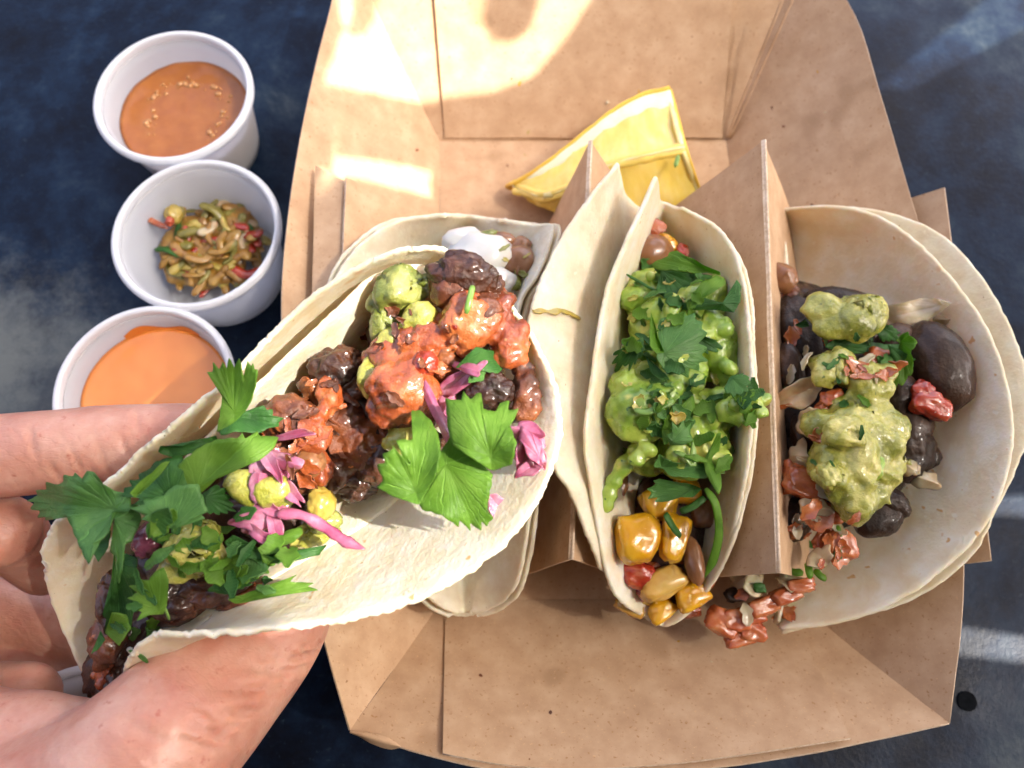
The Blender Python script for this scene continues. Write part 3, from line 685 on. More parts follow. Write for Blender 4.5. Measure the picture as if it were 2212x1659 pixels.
chunk("meat_chunk", 1440, 1150, .030, 200, 260, meat_dark, t2, amp=.1, sub=4)
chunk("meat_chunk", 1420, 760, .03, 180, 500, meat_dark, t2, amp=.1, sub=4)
def z4(l): return [(1097.2 + x * .3638, 274.3 + y * .3638) for x, y in l]
def z5(l): return [(1207 + x * .3638, 823 + y * .3638) for x, y in l]
leaf("cilantro_leaf", z4([(880, 1370), (900, 1300), (890, 1200), (900, 1140), (940, 1130), (970, 1120), (990, 1180), (1000, 1110), (1040, 1095), (1060, 1120), (1110, 1105), (1120, 1150), (1160, 1160), (1150, 1200), (1190, 1225), (1130, 1285), (1190, 1310), (1150, 1350), (1190, 1390), (1130, 1400), (1140, 1450), (1080, 1430), (1070, 1490), (1020, 1460), (960, 1470), (920, 1430)]), .078, cil_shade, t2, cup=.25, slope=(.1, .25), wave=.001)
leaf("cilantro_leaf", z4([(930, 1340), (880, 1345), (842, 1300), (840, 1200), (850, 1100), (875, 1180), (890, 1250), (915, 1300)]), .081, cil, t2, slope=(-.5, .2))
leaf("cilantro_leaf", z4([(800, 1240), (815, 1330), (770, 1380), (720, 1440), (690, 1400), (650, 1460), (630, 1400), (640, 1330), (690, 1320), (720, 1260), (760, 1280)]), .074, cil_dark, t2, nteeth=14, teeth=.14, cup=.3)
leaf("cilantro_leaf", z4([(1265, 880), (1170, 862), (1100, 866), (1050, 850), (1000, 856), (940, 838), (900, 850), (848, 820), (890, 790), (950, 770), (955, 742), (1010, 735), (1030, 760), (1100, 780), (1160, 820), (1260, 860)]), .077, cil, t2, slope=(0, .3), cup=.2)
leaf("cilantro_leaf", z4([(860, 830), (1000, 850), (1120, 870), (1260, 885), (1270, 920), (1180, 900), (1100, 1000), (1000, 1040), (880, 960), (905, 880)]), .070, cil_dark, t2, nteeth=18, teeth=.1, cup=.4)
leaf("cilantro_leaf", z4([(1080, 1080), (1100, 990), (1150, 920), (1240, 880), (1285, 900), (1290, 935), (1220, 960), (1150, 1020), (1110, 1075)]), .076, cil, t2, cup=.5, slope=(.3, .1))
leaf("cilantro_leaf", z4([(975, 1040), (1040, 1020), (1160, 1010), (1260, 1040), (1335, 1045), (1355, 990), (1360, 900), (1385, 950), (1380, 1040), (1340, 1100), (1230, 1085), (1120, 1085), (1010, 1085)]), .074, cil_dark, t2, c=(1560, 655), cup=.2)
leaf("cilantro_leaf", z4([(990, 1170), (1150, 1240), (1250, 1270), (1270, 1320), (1180, 1340), (1060, 1280)]), .074, cil_dark, t2, nteeth=12, teeth=.12)
leaf("cilantro_leaf", z4([(1320, 1480), (1400, 1460), (1440, 1500), (1420, 1570), (1340, 1600), (1280, 1560)]), .080, cil_dark, t2, nteeth=10, teeth=.1, cup=.4)
leaf("cilantro_leaf", z4([(820, 1360), (860, 1400), (940, 1470), (960, 1500), (900, 1500), (850, 1460)]), .073, cil_dark, t2)
leaf("cilantro_leaf", z5([(625, 380), (610, 300), (650, 210), (740, 130), (800, 80), (810, 150), (760, 240), (690, 290), (650, 370)]), .074, cil, t2, slope=(-.3, 0))
leaf("cilantro_leaf", z5([(660, 380), (640, 320), (680, 300), (670, 240), (710, 280), (740, 230), (755, 280), (785, 250), (780, 310), (800, 350), (740, 380)]), .076, cil_shade, t2)
leaf("cilantro_leaf", z5([(560, 510), (595, 435), (650, 470), (720, 490), (800, 480), (870, 500), (930, 480), (980, 550), (900, 560), (850, 580), (760, 570), (660, 565), (620, 520)]), .070, cil_shade, t2, nteeth=16, teeth=.08, cup=.2)
leaf("cilantro_leaf", z5([(850, 640), (780, 610), (700, 600), (600, 580), (560, 590), (580, 610), (525, 640), (550, 660), (530, 700), (590, 690), (570, 720), (650, 715), (720, 690), (800, 690)]), .066, cil_shade, t2, cup=.2)
leaf("cilantro_leaf", z5([(860, 470), (900, 400), (940, 310), (965, 310), (955, 400), (950, 480), (920, 520), (960, 540), (970, 620), (950, 680), (900, 600), (870, 540)]), .072, cil, t2, cup=.2)
strand("cilantro_stem", [(1524, 1055, .066), (1546, 1090, .066), (1553, 1150, .062), (1542, 1205, .058), (1522, 1248, .054)], 10, cil, t2, flat=.35, taper=(.5, .1))
strand("cilantro_stem", [(1437, 1110, .06), (1455, 1140, .058), (1470, 1158, .056)], 9, cil_dark, t2, flat=.35, taper=(.8, .8), n=10)
strand("cilantro_stem", [(1470, 1105, .054), (1495, 1095, .054), (1522, 1075, .054)], 8, cil_dark, t2, flat=.35, taper=(.8, .8), n=10)
strand("cilantro_stem", [(1370, 885, .075), (1400, 890, .0755), (1455, 865, .0755)], 8, stem, t2, flat=.4, taper=(.6, .6), n=12)
strand("cilantro_stem", [(1455, 975, .072), (1480, 985, .073), (1497, 1005, .072), (1497, 955, .073)], 7, stem, t2, flat=.4, n=12)
strand("cilantro_stem", [(1352, 592, .067), (1410, 625, .067), (1460, 650, .067)], 4, cil_dark, t2, n=12)
tr2 = bvh_of(t2); sp = []
for x, y in ((1150, 671), (1168, 668), (1186, 672), (1206, 668), (1230, 674), (1254, 686)):
    h = tr2.ray_cast(CAM, ray(x, y).normalized())[0]; sp.append((x, y, (h.z if h is not None else .078) + .0001))
strand("salsa_verde_smear", sp, 11, yellow, t2, lump=.9, flat=.1, taper=(.7, .6))
# ---- taco with mushrooms, right
t3 = thing("taco", "open soft taco with dark mushrooms and green salsa at the tray's right", "taco", P(1800, 900, .01), GT)
rim3 = [(1690, 458, .032), (1800, 450, .044), (1900, 475, .050), (1990, 540, .054), (2080, 640, .057), (2140, 740, .059), (2175, 860, .059), (2181, 970, .058), (2150, 1080, .055), (2090, 1170, .051), (2000, 1250, .046), (1900, 1308, .040), (1800, 1340, .034), (1690, 1352, .028)]
rim3o = [(1700, 462, .028), (1820, 452, .039), (1930, 468, .044), (2015, 502, .048), (2085, 562, .051), (2150, 655, .053), (2200, 770, .054), (2218, 870, .054), (2208, 960, .053), (2152, 1085, .049), (2098, 1190, .045), (2000, 1268, .040), (1900, 1312, .034), (1690, 1360, .024)]
fold3 = [(1680, 465, .024), (1700, 600, .014), (1720, 900, .012), (1715, 1150, .014), (1680, 1345, .022)]
mid3 = [(1685, 460, .028), (1850, 560, .034), (1950, 750, .034), (1960, 950, .034), (1890, 1170, .031), (1685, 1350, .025)]
l3 = [(1690, 472, .03), (1708, 600, .040), (1716, 900, .042), (1714, 1150, .038), (1685, 1338, .026)]
sub_ = lambda c, d: [(x, y, z - d) for x, y, z in c]
tortilla("tortilla", [sub_(l3, .003), sub_(fold3, .004), sub_(mid3, .0045), rim3o], tort2, t3, seed=5)
tortilla("tortilla", [l3, fold3, mid3, rim3], tort, t3, seed=6)
def z6(l): return [(1591 + x * .6286, 384 + y * .6286) for x, y in l]
rt = random.Random(8)
for (x, y, z, a, b, m, nm, r, am, bx) in (
    (1925, 1085, .048, 90, 60, mush, "mushroom_slice", -30, .15, 0), (1975, 920, .050, 80, 110, mush_cap, "mushroom_slice", -20, .15, 0), (1935, 735, .050, 90, 70, mush_cap, "mushroom_slice", 30, .15, 0), (1705, 800, .050, 60, 130, mush_cap, "mushroom_slice", 0, .15, 0), (1735, 950, .050, 50, 110, mush_cap, "mushroom_slice", 10, .15, 0),
    (1965, 1010, .0500, 46, 40, onion, "onion_piece", 30, .2, .2), (1800, 860, .0625, 50, 40, tomato_pale, "tomato_piece", 10, .2, .3), (1768, 1120, .055, 54, 46, tomato_pale, "tomato_piece", 30, .2, .3),
    (1770, 800, .036, 240, 420, mush, "mushroom_slice", 0, .25, 0), (1800, 1000, .036, 260, 260, mush, "mushroom_slice", 20, .25, 0), (1850, 880, .038, 220, 300, mush, "mushroom_slice", 0, .25, 0),
    (1720, 720, .046, 110, 190, mush, "mushroom_slice", 10, .25, 0), (1720, 900, .044, 90, 160, mush, "mushroom_slice", 0, .25, 0), (1715, 1120, .044, 80, 90, mush, "mushroom_slice", 0, .2, 0),
    (1822, 660, .050, 175, 80, mush, "mushroom_slice", -10, .12, 0), (2030, 790, .052, 130, 205, mush_cap, "mushroom_slice", 10, .08, 0), (1985, 800, .048, 110, 190, mush, "mushroom_slice", 20, .12, 0),
    (1900, 1120, .046, 120, 80, mush, "mushroom_slice", 25, .1, 0), (1960, 975, .046, 120, 130, mush, "mushroom_slice", 0, .25, 0), (2000, 985, .044, 60, 60, mush, "mushroom_slice", 0, .2, 0), (1940, 860, .05, 110, 100, mush, "mushroom_slice", 30, .2, 0),
    (1690, 600, .050, 60, 70, bean, "bean", 20, .15, 0), (1700, 640, .046, 70, 60, meat, "meat_chunk", 0, .3, 0),
    (2010, 875, .056, 92, 62, tomato, "tomato_piece", -25, .3, .3), (1995, 850, .056, 50, 60, tomato, "tomato_piece", 25, .3, .3),
    (1905, 780, .060, 80, 50, tomato_pale, "tomato_piece", -25, .2, .3), (1820, 735, .058, 70, 50, tomato_pale, "tomato_piece", 30, .2, .3), (1880, 680, .058, 36, 34, tomato_pale, "tomato_piece", 0, .2, .3),
    (1800, 880, .060, 80, 60, tomato_pale, "tomato_piece", 40, .2, .4), (1745, 1050, .056, 110, 70, tomato_pale, "tomato_piece", -20, .2, .3), (1720, 1030, .054, 70, 80, tomato_pale, "tomato_piece", 0, .2, .3), (1790, 1110, .055, 70, 46, tomato_pale, "tomato_piece", -10, .2, .3),
    (1815, 1180, .048, 66, 76, tomato_pale, "tomato_piece", 20, .15, .4), (1780, 1165, .046, 60, 40, tomato_pale, "tomato_piece", 40, .15, .3),
    (1730, 850, .056, 100, 56, onion, "onion_piece", -24, .2, .2), (1748, 912, .058, 50, 62, onion, "onion_piece", 10, .15, .2), (1730, 985, .057, 46, 60, onion, "onion_piece", 0, .2, .2), (1862, 848, .062, 60, 46, onion, "onion_piece", -40, .15, .2), (1775, 1205, .05, 40, 66, onion, "onion_piece", 40, .15, .2), (1765, 1095, .056, 60, 36, onion, "onion_piece", 10, .15, .2),
    (2035, 690, .046, 34, 34, onion, "onion_piece", 0, .2, .2), (2000, 1035, .047, 60, 40, onion, "onion_piece", 20, .3, .2)):
    if nm == "onion_piece": petal(nm, x, y, z + .003, a * 1.05, b * .95, r, m, t3, rt, thick=.0012)
    elif nm == "tomato_piece": chunk(nm, x, y, z, a, b, m, t3, sz=min(a, b) * .7, rot=r, amp=.3, box=.55, fine=.09)
    else: chunk(nm, x, y, z, a, b, m, t3, rot=r, amp=am, box=bx, fine=.05 if nm == "mushroom_slice" else .06)
leaf("onion_piece", z6([(740, 430), (700, 415), (640, 412), (570, 430), (500, 440), (470, 470), (500, 490), (540, 520), (590, 515), (640, 500), (690, 470)]), .056, onion, t3, cup=.3, thick=.0009, slope=(.25, 0))
gl = [(1820, 690, .062, 124, 76, -8), (1810, 800, .062, 130, 70, -12), (1870, 820, .061, 100, 70, -25), (1850, 955, .0625, 170, 175, 20), (1815, 1000, .062, 130, 130, 0), (1885, 1030, .061, 120, 110, 30), (1850, 1080, .059, 140, 70, 0)]
for cx, cy, rx, ry, n_ in ((1822, 692, 60, 36, 22), (1815, 800, 62, 34, 20), (1880, 825, 48, 34, 12), (1848, 970, 96, 100, 74), (1865, 1045, 86, 58, 26)):
    for k in range(n_):
        a = rl.uniform(0, 6.283); r = math.sqrt(rl.random()); d = rl.uniform(16, 84) if k % 3 else rl.uniform(12, 26)
        gl.append((cx + rx * r * math.cos(a), cy + ry * r * math.sin(a), .0635 + .004 * (1 - r * r) + rl.uniform(-.0015, .0025), d, d * rl.uniform(.6, 1.3), rl.uniform(0, 180)))
mass("salsa_verde", gl, salsa_verde, t3, voxel=.0008, disp=((.0022, 75), (.0008, 240), (.0004, 600)), billow=((.0007, 180),), smooth=5)
rg = random.Random(11)
for x, y, z, a, b, m in ((1825, 935, .0715, 70, 90, yellow), (1790, 1028, .070, 60, 46, yellow), (1850, 700, .067, 50, 40, yellow), (1890, 1010, .068, 50, 40, guac), (1815, 800, .0685, 60, 36, yellow)):
    chunk("avocado_piece", x, y, z, a, b, salsa_verde if m is yellow else guac_fresh, t3, sz=min(a, b) * .8, rot=rg.uniform(0, 180), amp=.35, box=.4, fine=.1)
for o_, z_, m_ in (([(300, 580), (360, 540), (380, 515), (440, 520), (470, 560), (520, 580), (560, 570), (600, 600), (560, 620), (500, 600), (440, 600), (380, 610)], .0655, cil_dark), ([(490, 510), (530, 505), (560, 530), (550, 560), (500, 560), (480, 530)], .066, cil_dark),
                 ([(560, 540), (590, 530), (625, 570), (600, 590), (610, 650), (590, 690), (550, 720), (520, 740), (515, 700), (560, 660), (570, 610)], .064, cil), ([(520, 570), (560, 590), (610, 620), (600, 660), (560, 650), (530, 610)], .066, cil_dark), ([(200, 505), (240, 485), (250, 510), (220, 515)], .06, cil_dark)):
    leaf("cilantro_leaf", z6(o_), z_, m_, t3, nteeth=12, teeth=.1, cup=.5)
for a, b, z_ in (((1700, 1230), (1735, 1235), .045), ((1745, 1215), (1752, 1250), .05), ((1760, 1230), (1785, 1250), .046), ((1812, 1135), (1816, 1155), .05)):
    strand("cilantro_stem", [(*a, z_), ((a[0] + b[0]) / 2, (a[1] + b[1]) / 2 + 4, z_ + .001), (*b, z_)], 9, cil, t3, n=8, flat=.6)
for (x, y, z, a, b, m, nm, r) in ((1560, 1345, .030, 90, 70, tomato_pale, "tomato_piece", -30), (1620, 1330, .030, 80, 60, tomato_pale, "tomato_piece", 20), (1650, 1310, .032, 90, 50, salsa, "tomato_piece", 20), (1625, 1365, .030, 76, 50, tomato_pale, "tomato_piece", -10), (1700, 1285, .034, 90, 46, tomato_pale, "tomato_piece", 20),
        (1600, 1255, .034, 60, 46, onion, "onion_piece", -40), (1632, 1262, .034, 50, 50, onion, "onion_piece", 10), (1590, 1340, .031, 80, 60, salsa, "tomato_piece", 0), (1640, 1270, .036, 34, 26, cil_dark, "cilantro_piece", 0), (1730, 1265, .036, 80, 40, tomato_pale, "tomato_piece", 10), (1600, 1380, .029, 90, 40, tomato_pale, "tomato_piece", 12), (1590, 1285, .03, 60, 40, mush, "mushroom_slice", 0)):
    if nm == "onion_piece": petal(nm, x, y, z + .002, a, b, r, m, t3, rt, thick=.0012)
    else: chunk(nm, x, y, z, a * .85, b * .85, tomato_pale if m is salsa else m, t3, rot=r, amp=.22, box=.6, fine=.05, freq=1.4)
# ---- the taco in the hand
t4 = thing("taco", "soft taco held up in the hand, with braised meat, pink onions, cilantro", "taco", P(650, 1000, .06), GT)
Oul = [(95, 1195, .088), (130, 1130, .094), (240, 1045, .102), (400, 905, .107), (500, 825, .108), (600, 718, .109), (680, 648, .110), (760, 597, .110), (850, 553, .110), (930, 541, .108), (1000, 565, .104)]
Olr = [(262, 1475, .080), (268, 1435, .088), (300, 1388, .096), (350, 1364, .100), (430, 1366, .102), (560, 1355, .103), (700, 1340, .104), (800, 1320, .105), (900, 1288, .106), (1000, 1232, .107), (1100, 1150, .108), (1165, 1060, .109), (1198, 960, .109), (1196, 860, .108), (1160, 760, .106), (1105, 675, .103), (1065, 620, .099)]
Omid1 = [(125, 1320, .070), (230, 1190, .075), (380, 1010, .080), (540, 850, .083), (690, 715, .086), (830, 615, .090), (1010, 575, .097)]
Ofold = [(195, 1470, .056), (310, 1330, .055), (470, 1150, .058), (640, 970, .062), (800, 820, .067), (950, 700, .075), (1035, 600, .090)]
Omid2 = [(232, 1485, .068), (400, 1370, .084), (600, 1235, .081), (780, 1130, .080), (960, 980, .085), (1080, 810, .090), (1060, 620, .094)]
tortilla("tortilla", [Oul, Omid1, Ofold, Omid2, Olr], tort, t4, seed=8, nu=220, nv=60, lump=.0006, edge=.0009)
Iul = [(230, 1190, .089), (330, 1080, .096), (450, 960, .100), (540, 858, .103), (592, 806, .104), (642, 760, .1045), (690, 714, .105), (736, 671, .105), (808, 602, .105), (891, 574, .104), (960, 580, .101)]
up_ = lambda c, d, sx=0, sy=0: [(x + sx, y + sy, z + d) for x, y, z in c]
tortilla("tortilla", [Iul, up_(Omid1[1:], .006, 40, 30), up_(Ofold[1:], .0045), up_(Omid2[1:], .0015)], tort, t4, seed=9, nu=120, nv=44, lump=.0008)
def z3(l): return [(548.6 + x * .4631, 493.7 + y * .4631) for x, y in l]
def z2(l): return [(x * .504, 822.9 + y * .504) for x, y in l]
def z1(l): return [(x * .3638, 493.7 + y * .3638) for x, y in l]
SAL, MEA = [], []
for (x, y, z, a, b, m, nm, r, am) in (
    (300, 1380, .066, 130, 300, meat_dark, "meat_chunk", -35, .2), (260, 1440, .07, 90, 180, meat_dark, "meat_chunk", -15, .3), (420, 1220, .074, 260, 260, meat_dark, "meat_chunk", -30, .2), (560, 1080, .078, 300, 260, meat_dark, "meat_chunk", -30, .2), (760, 930, .082, 260, 260, meat_dark, "meat_chunk", 0, .2), (930, 790, .088, 280, 260, meat_dark, "meat_chunk", 0, .2),
    (1000, 590, .112, 150, 95, meat_dark, "meat_chunk", -12, .2), (985, 625, .110, 110, 80, meat, "meat_chunk", 20, .3), (1050, 620, .108, 70, 80, meat_dark, "meat_chunk", -30, .3),
    (1012, 690, .110, 130, 125, salsa, "salsa_coated_meat", 0, .2), (1075, 680, .107, 70, 130, salsa, "salsa_coated_meat", -10, .3), (1100, 750, .107, 78, 118, salsa, "tomato_piece", -10, .25), (1040, 660, .111, 90, 60, meat, "meat_chunk", -20, .3),
    (930, 740, .105, 160, 130, salsa, "salsa_coated_meat", 20, .3), (860, 770, .103, 130, 110, salsa, "salsa_coated_meat", 40, .3), (870, 840, .105, 150, 150, salsa, "salsa_coated_meat", 10, .28), (960, 780, .104, 120, 120, meat, "salsa_coated_meat", 0, .3), (835, 880, .103, 90, 70, salsa, "salsa_coated_meat", -30, .3), (890, 900, .100, 120, 90, meat, "meat_chunk", 0, .3),
    (920, 786, .110, 56, 58, tomato, "tomato_piece", 10, .2), (960, 700, .104, 70, 90, meat, "meat_chunk", 0, .3),
    (1058, 840, .107, 110, 80, meat_dark, "meat_chunk", 0, .25), (1138, 850, .106, 60, 112, meat, "meat_chunk", 6, .16), (1100, 880, .103, 80, 70, meat_dark, "meat_chunk", 0, .2),
    (725, 795, .096, 110, 100, meat_dark, "meat_chunk", 20, .3), (710, 855, .098, 52, 92, salsa, "meat_chunk", 12, .3), (680, 840, .095, 60, 60, meat, "meat_chunk", 12, .3), (760, 820, .094, 90, 110, meat, "meat_chunk", 0, .3), (740, 905, .092, 120, 90, meat, "meat_chunk", 0, .3), (780, 960, .090, 130, 110, meat, "meat_chunk", 20, .3), (730, 1000, .088, 90, 140, meat, "meat_chunk", -20, .3), (820, 1000, .09, 110, 90, meat_dark, "meat_chunk", 0, .3), (900, 960, .094, 120, 80, meat_dark, "meat_chunk", 0, .3), (770, 1040, .086, 100, 80, meat_dark, "meat_chunk", 0, .3),
    (630, 905, .100, 140, 95, meat, "meat_chunk", -24, .2), (672, 935, .101, 76, 110, salsa, "salsa_coated_meat", 16, .2), (668, 1000, .099, 72, 66, bean, "bean", 12, .15), (690, 1010, .096, 50, 80, salsa, "salsa_coated_meat", 0, .2), (610, 960, .094, 100, 80, meat, "meat_chunk", 0, .3), (660, 1040, .094, 90, 60, meat, "meat_chunk", 0, .3),
    (693, 1086, .096, 66, 70, yellow, "cheese_piece", 12, .25), (700, 1125, .092, 70, 60, guac, "guacamole", 0, .25), (680, 1150, .088, 110, 60, salsa_verde, "guacamole", 20, .25),
    (325, 1166, .098, 72, 84, purple, "red_onion", -30, .12), (470, 1265, .086, 160, 90, meat_dark, "meat_chunk", 20, .3), (380, 1290, .085, 120, 100, meat_dark, "meat_chunk", 0, .3), (240, 1300, .084, 60, 130, meat_dark, "meat_chunk", 10, .3), (225, 1390, .078, 60, 120, meat, "meat_chunk", 10, .3), (245, 1470, .072, 60, 90, meat_dark, "meat_chunk", 10, .3), (520, 1290, .084, 120, 60, meat, "meat_chunk", 20, .3), (220, 1455, .074, 36, 70, salsa, "meat_chunk", 0, .3)):
    if m is salsa: SAL.append((x, y, z, a, b, r)); continue
    if m is meat: MEA.append((x, y, z, a, b, r)); continue
    chunk(nm, x, y, z, a, b, m, t4, rot=r, amp=am, fine=.03, freq=1.3, sub=5 if a * b > 5000 else 4, crum=.24 if m in (meat, meat_dark) else .15)
rl = random.Random(5)
def crumbs(lst, n, lo, hi):
    out = []
    for k in range(n):
        x, y, z, a, b, r = rl.choice(lst); t = rl.uniform(0, 6.283); q = math.sqrt(rl.random()); d = rl.uniform(lo, hi)
        out.append((x + q * a * .5 * math.cos(t), y + q * b * .5 * math.sin(t), z + .0035 * (1 - q * q) - .001, d, d * rl.uniform(.5, 1), rl.uniform(0, 180)))
    return out
mass("salsa_coated_meat", SAL + crumbs(SAL, 90, 14, 44), salsa, t4, voxel=.0008, disp=((.0012, 140), (.0008, 380)), billow=((.0011, 230), (.0007, 560)), smooth=2)
mass("braised_meat", MEA + crumbs(MEA, 120, 14, 46), meat, t4, voxel=.0008, disp=((.0012, 150), (.0009, 400)), billow=((.0014, 240), (.0009, 560)), smooth=2)
guac_lumps(t4, guac, [(868, 625, .107, 120, 100, 20), (840, 690, .103, 70, 100, -10), (830, 655, .103, 70, 60, 0)])
guac_lumps(t4, salsa_verde, [(838, 735, .106, 80, 40, 30), (800, 810, .104, 50, 100, 10), (905, 690, .108, 70, 70, 0), (420, 1180, .100, 110, 100, 20), (440, 1210, .099, 90, 70, -10), (400, 1230, .095, 130, 60, 0), (525, 1055, .103, 90, 60, -20), (585, 1062, .105, 70, 60, 10), (600, 1090, .102, 70, 40, 10), (870, 945, .101, 90, 70, 0)])
rp = random.Random(21)
for (x, y, z, a, b, r, s_) in ((575, 1010, .104, 60, 90, -28, 26), (600, 1070, .103, 60, 90, 6, 26), (555, 1115, .100, 70, 70, 20, 24), (1142, 970, .109, 60, 90, -8, 26), (970, 890, .104, 46, 100, 0, 26)):
    chunk("pickled_onion", x, y, z, a, b, pink, t4, sz=s_, rot=r, amp=.4, freq=1.8, fine=.05)
for (x, y, z, l, w, r) in ((578, 985, .109, 100, 44, 60), (604, 1000, .1095, 80, 40, 20), (590, 1040, .109, 90, 46, -40), (622, 1060, .108, 84, 40, 65), (560, 1080, .1065, 90, 50, 10), (548, 1120, .1055, 96, 52, -20), (585, 1130, .106, 90, 46, 80), (575, 1158, .105, 60, 34, 60), (632, 938, .110, 86, 30, 6), (560, 1050, .107, 70, 40, -60),
        (985, 822, .1145, 104, 44, -62), (1008, 800, .1145, 64, 30, 20), (955, 905, .110, 130, 40, 80), (1135, 935, .1135, 70, 46, 10), (1152, 960, .1135, 84, 50, 60), (1130, 985, .113, 90, 46, 80), (1150, 1005, .1125, 70, 40, -50), (1122, 955, .1125, 60, 40, -20), (1160, 985, .113, 60, 34, 80)):
    petal("pickled_onion", x + rp.uniform(-6, 6), y + rp.uniform(-6, 6), z, l * 1.15, w * rp.uniform(.5, .85), r + rp.uniform(-25, 25), pink, t4, rp)
strand("pickled_onion", [(600, 1110, .106), (650, 1112, .106), (700, 1138, .105), (748, 1170, .105), (788, 1186, .106)], 13, pink, t4, flat=.5, lump=.35, taper=(.7, .15))
leaf("pickled_onion", z3([(1095, 1240), (1130, 1235), (1180, 1270), (1215, 1320), (1220, 1380), (1180, 1390), (1120, 1360), (1095, 1310)]), .104, pink, t4, thick=.0006, cup=.3)
leaf("cilantro_leaf", z3([(770, 1290), (740, 1280), (650, 1250), (570, 1205), (605, 1180), (570, 1100), (612, 1095), (600, 1050), (652, 1030), (640, 1005), (722, 1100), (735, 1090), (700, 1040), (660, 985), (740, 985), (733, 850), (770, 845), (800, 870), (832, 905), (860, 960), (872, 1040), (850, 1150)]), .1165, cil, t4, cup=.15, slope=(-.15, .1))
leaf("cilantro_leaf", z3([(1110, 1130), (1000, 1060), (925, 1010), (905, 940), (892, 790), (940, 800), (965, 800), (978, 757), (1010, 800), (1035, 770), (1062, 768), (1058, 830), (1090, 850), (1130, 850), (1150, 810), (1192, 803), (1185, 850), (1235, 838), (1215, 890), (1190, 905), (1225, 1000), (1205, 1100)]), .119, cil, t4, cup=.2, slope=(0, .2))
leaf("cilantro_leaf", z3([(870, 1040), (930, 950), (1010, 1040), (1115, 1150), (1085, 1320), (1118, 1345), (1085, 1390), (1062, 1365), (1060, 1412), (1010, 1375), (1010, 1412), (960, 1360), (955, 1392), (870, 1335), (780, 1310), (770, 1290), (850, 1150)]), .1145, cil, t4, cup=.18, slope=(.05, .2))
leaf("cilantro_leaf", z3([(940, 650), (985, 600), (1035, 552), (1110, 570), (1185, 580), (1180, 640), (1130, 680), (1070, 640), (1000, 640)]), .113, cil_dark, t4, cup=.6)
leaf("cilantro_leaf", z3([(1000, 700), (1030, 655), (1080, 670), (1070, 710), (1000, 720)]), .113, cil_shade, t4)
strand("cilantro_stem", [(1021, 618, .118), (1014, 648, .119), (1007, 678, .118)], 7, stem, t4, n=8, flat=.5, taper=(.8, .6))
leaf("cilantro_leaf", z1([(1390, 1150), (1285, 1210), (1300, 1130), (1320, 1000), (1270, 920), (1225, 850), (1262, 855), (1265, 790), (1305, 840), (1320, 785), (1345, 830), (1360, 760), (1390, 825), (1422, 765), (1440, 850), (1448, 910), (1460, 840), (1470, 775), (1490, 820), (1503, 790), (1510, 840), (1532, 830), (1520, 930), (1490, 1030), (1450, 1090)]), .117, cil, t4, slope=(.1, .35), cup=.1)
leaf("cilantro_leaf", z1([(1330, 1100), (1440, 1110), (1500, 1070), (1560, 1050), (1590, 1080), (1615, 1070), (1620, 1110), (1690, 1125), (1650, 1150), (1660, 1175), (1610, 1180), (1530, 1215), (1400, 1205), (1310, 1230), (1290, 1180)]), .112, cil_dark, t4, cup=.4)
leaf("cilantro_leaf", z1([(1100, 1600), (1060, 1500), (1060, 1400), (1180, 1300), (1290, 1250), (1430, 1240), (1440, 1205), (1452, 1250), (1530, 1200), (1545, 1235), (1600, 1230), (1655, 1240), (1620, 1310), (1550, 1370), (1430, 1420), (1320, 1450), (1250, 1520), (1180, 1580)]), .116, cil, t4, cup=.25, slope=(.1, .15))
leaf("cilantro_leaf", z1([(950, 1290), (1080, 1290), (1200, 1250), (1280, 1230), (1290, 1260), (1150, 1330), (1040, 1360), (970, 1345), (940, 1325)]), .112, cil_dark, t4, slope=(0, .5), cup=.2)
leaf("cilantro_leaf", z1([(1060, 1640), (860, 1650), (800, 1635), (830, 1600), (725, 1590), (740, 1540), (780, 1530), (770, 1495), (830, 1490), (820, 1455), (870, 1440), (930, 1380), (1080, 1340), (1100, 1420), (1180, 1400), (1150, 1520)]), .113, cil_dark, t4, cup=.3)
leaf("cilantro_leaf", z1([(800, 1600), (770, 1570), (830, 1500), (900, 1450), (960, 1390), (1010, 1380), (960, 1450), (880, 1530)]), .1155, cil, t4, slope=(-.3, .3))
leaf("cilantro_leaf", z2([(560, 560), (480, 560), (470, 640), (440, 680), (395, 700), (380, 790), (345, 720), (320, 660), (300, 610), (278, 575), (190, 600), (200, 565), (160, 590), (170, 555), (125, 552), (150, 520), (112, 515), (165, 490), (148, 470), (200, 465), (195, 430), (240, 445), (275, 432), (268, 400), (310, 410), (322, 390), (350, 430), (368, 385), (405, 390), (440, 440), (500, 475), (560, 480)]), .112, cil_shade, t4, cup=.2, slope=(.25, .1))
leaf("cilantro_leaf", z2([(480, 560), (590, 520), (605, 600), (560, 690), (535, 700), (525, 800), (508, 870), (495, 830), (505, 760), (470, 730), (485, 640)]), .111, cil_shade, t4, cup=.1, slope=(.1, .35))
leaf("cilantro_leaf", z2([(745, 660), (735, 600), (660, 605), (600, 592), (640, 570), (552, 545), (620, 530), (610, 512), (700, 490), (740, 450), (850, 440), (890, 560), (860, 575), (880, 590), (800, 600), (760, 630)]), .1155, cil_shade, t4, cup=.3)
leaf("cilantro_leaf", z2([(860, 490), (920, 445), (960, 460), (990, 520), (1005, 555), (940, 570), (890, 565)]), .107, cil_dark, t4, nteeth=12, teeth=.1)
leaf("cilantro_leaf", z2([(700, 1000), (690, 1000), (640, 1003), (585, 1030), (605, 990), (568, 972), (600, 950), (545, 932), (590, 905), (552, 880), (600, 868), (600, 850), (640, 855), (650, 830), (700, 795), (722, 850), (715, 960)]), .1025, cil, t4, cup=.2, slope=(.1, .2))
strand("cilantro_stem", [(355, 1310, .101), (361, 1325, .100), (366, 1340, .0985)], 3, stem, t4, n=8)
